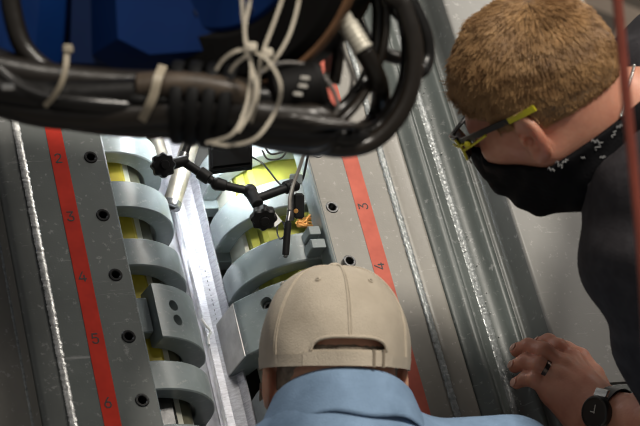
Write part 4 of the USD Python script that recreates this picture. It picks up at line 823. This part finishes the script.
def low2(p):
    d = smin(torso2(p, -.015), arms2(p), .04)
    for e, w in ((e_l, w_l), (e_r, w_r)): d = smin(d, rc(p, e, w, .042, .028), .02)
    return d
def hand_simple(w, d, upv):                                       # a loosely curled hand with five fingers
    d = unit(d); side = unit(np.cross(d, upv)); up = np.cross(side, d)
    def f(p):
        q = rc(p, w, w + d * .05, .024, .022); fg = None
        for i, (o, L) in enumerate(((-.03, .07), (-.01, .08), (.01, .076), (.03, .06))):
            b = w + d * .085 + side * o; q = smin(q, rc(p, w + side * o * .5 + d * .01, b, .016, .0125), .012)
            m1 = b + d * L * .5 - up * .008; m2 = m1 + d * L * .3 - up * .02; e = np.minimum(rc(p, b, m1, .0100, .0092), rc(p, m1, m2, .0092, .0078)); fg = e if fg is None else np.minimum(fg, e)
        q = smin(q, fg, .006); b = w + side * -.03 + d * .02; t1 = b + side * -.02 + d * .035; t2 = t1 + d * .03 - up * .005
        return smin(q, np.minimum(rc(p, b, t1, .015, .0115), rc(p, t1, t2, .0115, .009)), .01)
    return march(f, np.minimum(w, w + d * .19) - .07, np.maximum(w, w + d * .19) + .07, .004)
allv = np.vstack([shl, shr, hip2, w_l, w_r, c7, e_l, e_r])
mc = Thing('person', 'man in a beige baseball cap and light blue shirt seen from behind', 'person')
mc.part('body', join([head2, march(low2, allv.min(0) - [.22, .24, .1], allv.max(0) + [.22, .24, .1], .016), hand_simple(w_l, (.1, 1, .0), A([0, 0, 1])), hand_simple(w_r, (-.1, 1, .0), A([0, 0, 1]))]), skin2, True)
hb2 = mat('grey_hair', (.16, .12, .085), .6, var=(.30, .25, .19), scale=90, bump=.5, bscale=260)
def hair2(p):
    z = p[:, 2]; x = p[:, 0]; return smax(head_sdf(p, .058, (-.03, 0, -.06)) - .0032 - .0015 * (meshkit.noise(p * 160) - .5), smax(np.maximum(x + .004, -(z + .044 + .10 * (x + .03))), np.maximum(z - .01, np.abs(p[:, 1]) - .073), .004), .004)
mc.part('hair', placed(march(hair2, (-.14, -.1, -.12), (.03, .1, .05), .0036), KR, KC_, S2), hb2, True, label='short greying hair under the cap')
# cap: six-panel dome with an arched opening and strap at the back
capm = mat('cap_cotton', (.50, .43, .335), .85, var=(.56, .49, .39), scale=18, bump=.35, bscale=520, dark=.88); capd = mat('cap_inside', (.16, .11, .08), .9)
CA, CBx, CZ = A([.1125, .0925, .110]), A([-.006, 0, .012]), -.029   # semi-axes, centre, lower rim
def cap_pt(az, el, off=0.0):                                       # az from the back, el 0 at the rim .. 1 at the button
    z0 = (CZ - .0) / CA[2]; a0 = math.asin(z0 * .62); a = a0 + (math.pi / 2 - a0) * el
    wob = .0030 * math.sin(az * 5 + 3 * el) * (1 - el) + .0026 * math.sin(az * 8 + 9 * el + 2) * (1 - el) * min(el * 6, 1)
    r = math.cos(a) ** .74 if math.cos(a) > 0 else 0; s = 1 + wob * 6
    return CBx + A([-(CA[0] + off) * r * s * math.cos(az), -(CA[1] + off) * r * s * math.sin(az), (CA[2] + off) * math.sin(a) * (1.0 if a < 0 else 1.0) + (CZ * .35 if a < 0 else CZ * .35)])
na, ne = 120, 60; azs = np.arange(na) / na * 2 * math.pi; els = np.linspace(0, 1, ne)
def in_hole(az, el):
    a = (az + math.pi) % (2 * math.pi) - math.pi; return abs(a) < .52 and .095 < el < .095 + .085 * (1 - (abs(a) / .52) ** 4) ** .5
Vo = A([[cap_pt(a, e, 0) for e in els] for a in azs]); Vi = A([[cap_pt(a, e, -.0028) for e in els] for a in azs])
Vn = np.vstack([Vo.reshape(-1, 3), Vi.reshape(-1, 3)]); no = na * ne; fo = []; quads = {}
for i in range(na):
    for j in range(ne - 1):
        am = azs[i] + math.pi / na; em = (els[j] + els[j + 1]) / 2
        if not in_hole(am, em): quads[(i, j)] = 1
for (i, j) in quads:
    a, b, c, d = i * ne + j, ((i + 1) % na) * ne + j, ((i + 1) % na) * ne + j + 1, i * ne + j + 1
    fo += [[a, c, b], [a, d, c], [a + no, b + no, c + no], [a + no, c + no, d + no]]
    for (ni, nj), (p, q) in (((i, j - 1), (a, b)), (((i + 1) % na, j), (b, c)), ((i, j + 1), (c, d)), (((i - 1) % na, j), (d, a))):
        if (ni, nj) not in quads and nj < ne - 1: fo += [[p, q, q + no], [p, q + no, p + no]]
dome_ = trimesh.Trimesh(Vn, fo, process=False); dome_.merge_vertices(digits_vertex=7); dome_.update_faces(dome_.nondegenerate_faces()); trimesh.repair.fix_normals(dome_)
cp = mc.part('cap', placed(dome_, KR, KC_, S2), capm, 35, label='beige cotton baseball cap')
seams = []
for k in range(6):
    az = math.pi / 6 * (2 * k) + 0.0
    e0 = .19 if k == 0 else 0.0
    for da in (-.018, .018): seams.append(sweep([KL(cap_pt(az + da, e, .0004)) for e in np.linspace(e0, .99, 24)], .0010, 6))
mc.part('panel_seam', seams, capm, True, under=cp, kind='stuff')
mc.part('top_button', lathe([(0, 0), (.0085, 0), (.008, .003), (.004, .0052), (0, .0056)], KL(cap_pt(0, 1, -.001)), ku, 18), capm, True, under=cp)
for k in range(6):
    c = cap_pt(math.pi / 6 * (2 * k + 1), .62, .0006); nrm_ = unit(((c - CBx) / CA ** 2) @ KR); mc.part('eyelet', lathe([(.0014, 0), (.0032, 0), (.0032, .001), (.0014, .0012)], KL(c), nrm_, 14), capm, True, under=cp)
mc.part('hole_edge', sweep([KL(cap_pt(a, .095 + .085 * max(1 - (abs(a) / .52) ** 4, 0) ** .5, .0006)) for a in np.linspace(-.52, .52, 40)], .0021, 8), capm, True, under=cp)
def band_(a0, a1, e0, e1, off, th):
    aa = np.linspace(a0, a1, 24); o = [KL(cap_pt(a, e, off + th)) for a in aa for e in (e0, e1)]; i = [KL(cap_pt(a, e, off)) for a in aa for e in (e0, e1)]; V = A(o + i); n = len(aa); f = []
    for k in range(n - 1):
        a, b, c, d = 2 * k, 2 * k + 1, 2 * k + 3, 2 * k + 2; m = 2 * n; f += [[a, b, c], [a, c, d], [a + m, c + m, b + m], [a + m, d + m, c + m], [a, d, d + m], [a, d + m, a + m], [b, b + m, c + m], [b, c + m, c]]
    m = trimesh.Trimesh(V, f, process=False); trimesh.repair.fix_normals(m); return m
mc.part('strap', band_(-.62, .62, .002, .088, .0006, .0016), capm, 40, under=cp, label='adjustable strap across the opening')
mc.part('rim_band', band_(.60, 2 * math.pi - .60, .0, .075, .0004, .0010), capm, 40, under=cp)
for a in (.30, .44): mc.part('strap_loop', band_(a - .018, a + .018, -.004, .105, .0022, .0016), mat(f'strap_loop{int(a * 100)}', (.26, .215, .16), .8), 40, under=cp)
bp = []
for s in np.linspace(-1, 1, 21):
    w = math.sqrt(max(1 - (s * .95) ** 2, 0)); bp.append([(.088 + .02 * w, s * .078, -.012 - .018 * s * s), (.10 + .075 * w, s * .074, -.028 - .022 * s * s)])
B = A(bp); V = np.vstack([B.reshape(-1, 3), B.reshape(-1, 3) - [0, 0, .003]]); n = len(B); f = []
for k in range(n - 1):
    a, b, c, d = 2 * k, 2 * k + 1, 2 * k + 3, 2 * k + 2; m = 2 * n; f += [[a, b, c], [a, c, d], [a + m, c + m, b + m], [a + m, d + m, c + m], [b, b + m, c + m], [b, c + m, c]]
brim = trimesh.Trimesh(V, f, process=False); trimesh.repair.fix_normals(brim); mc.part('brim', placed(brim, KR, KC_, S2), capm, 40, under=cp)
# light blue shirt with a folded collar
blu = mat('blue_cotton', (.20, .31, .46), .85, var=(.235, .35, .51), scale=26, bump=.3, bscale=480)
def shirt2(p):
    d = smin(torso2(p, .010), arms2(p, .016), .05)
    for e, w in ((e_l, w_l), (e_r, w_r)): d = smin(d, rc(p, e, w * .9 + e * .1, .056, .042), .03)
    d = d - .006 * (meshkit.fbm(p * A([8, 8, 14]) + 9, 3) - .5) * 2 - .0030 * np.sin(p[:, 2] * 70 + 22 * p[:, 0] + 5 * meshkit.noise(p * 8))
    u = unit(c7 - hip2); return smax(d, -(rc(p, c7 + u * .01, c7 + u * .16 + kf * .03, .064, .075)), .008)
mc.part('shirt', march(shirt2, allv.min(0) - [.2, .24, .08], allv.max(0) + [.2, .2, .1], .0098), blu, True, label='light blue shirt')
u2 = unit(c7 - hip2); kb = A([-.08, 1, 0]); kb = unit(kb - u2 * (kb @ u2)); ks = np.cross(u2, kb); cc = c7 - kb * .004; ca = []
for a in np.linspace(-2.5, 2.5, 44):
    back = (math.cos(a) + 1) / 2; d = -kb * math.cos(a) + ks * math.sin(a); rr = .074 + .003 * back; dr = -.075 * (1 - back)
    top = cc + d * rr + u2 * (.016 + dr); fold = cc + d * (rr + .007) + u2 * (.0165 + dr); low = cc + d * (rr + .030) + u2 * (-.036 + dr + .003 * math.sin(7 * a))
    inn_ = cc + d * (rr - .003) + u2 * (-.030 + dr); low2_ = cc + d * (rr + .027) + u2 * (-.0385 + dr + .003 * math.sin(7 * a)); und = cc + d * (rr + .004) + u2 * (.002 + dr)
    ca.append([inn_, top, fold, low, low2_, und])
C_ = A(ca); k = 6; n = len(C_); f = []
for i in range(n - 1):
    for j in range(k): a, b = i * k + j, i * k + (j + 1) % k; f += [[a, b, b + k], [a, b + k, a + k]]
col = trimesh.Trimesh(C_.reshape(-1, 3), f, process=False); col = col.subdivide(); trimesh.smoothing.filter_laplacian(col, lamb=.3, iterations=2); trimesh.repair.fix_normals(col); mc.part('collar', col, blu, True)
ys = c7 - u2 * .085; mc.part('yoke_seam', sweep(spline([ys + ks * a + (-kb) * (.118 - 1.3 * a * a) for a in np.linspace(-.15, .15, 9)], 6), .0016, 6), blu, True)
khaki = mat('khaki_trousers', (.16, .13, .09), .85, bump=.3, bscale=300); kn = [hip2 + A([-.16, .42, .0]), hip2 + A([.12, .42, .0])]; ft2 = [k_ + A([0, -.05, -.55 + .0]) for k_ in kn]
for f_ in ft2: f_[2] = .05
def legs2(p):
    d = ell(p, hip2 - [0, 0, .03], (.18, .16, .12))
    for k_, f_ in zip(kn, ft2): d = smin(d, smin(rc(p, hip2 * .8 + k_ * .2 - [0, 0, .03], k_, .095, .07), rc(p, k_, f_ + [0, 0, .05], .066, .052), .03), .04)
    return d
mc.part('trousers', march(legs2, A([hip2[0] - .35, hip2[1] - .25, .02]), A([hip2[0] + .32, hip2[1] + .56, .75]), .02), khaki, True)
for f_ in ft2: mc.part('shoe', shoe_mesh(f_, (0, 1)), shoe, 30)
mc.done()
st = Thing('stool', 'round black workshop stool under the seated man', 'stool'); sc_ = A([hip2[0], hip2[1], 0]); st.part('seat', lathe([(0, .40), (.16, .40), (.175, .415), (.175, .435), (.16, .445), (0, .445)], sc_, (0, 0, 1), 36), M['black'])
st.part('column', rod(sc_ + [0, 0, .06], sc_ + [0, 0, .40], .025), M['bush'])
for k in range(5): a = k * 2 * math.pi / 5; st.part('leg', rod(sc_ + [0, 0, .07], sc_ + A([.24 * math.cos(a), .24 * math.sin(a), .03]), .016), M['black']); 
st.done()
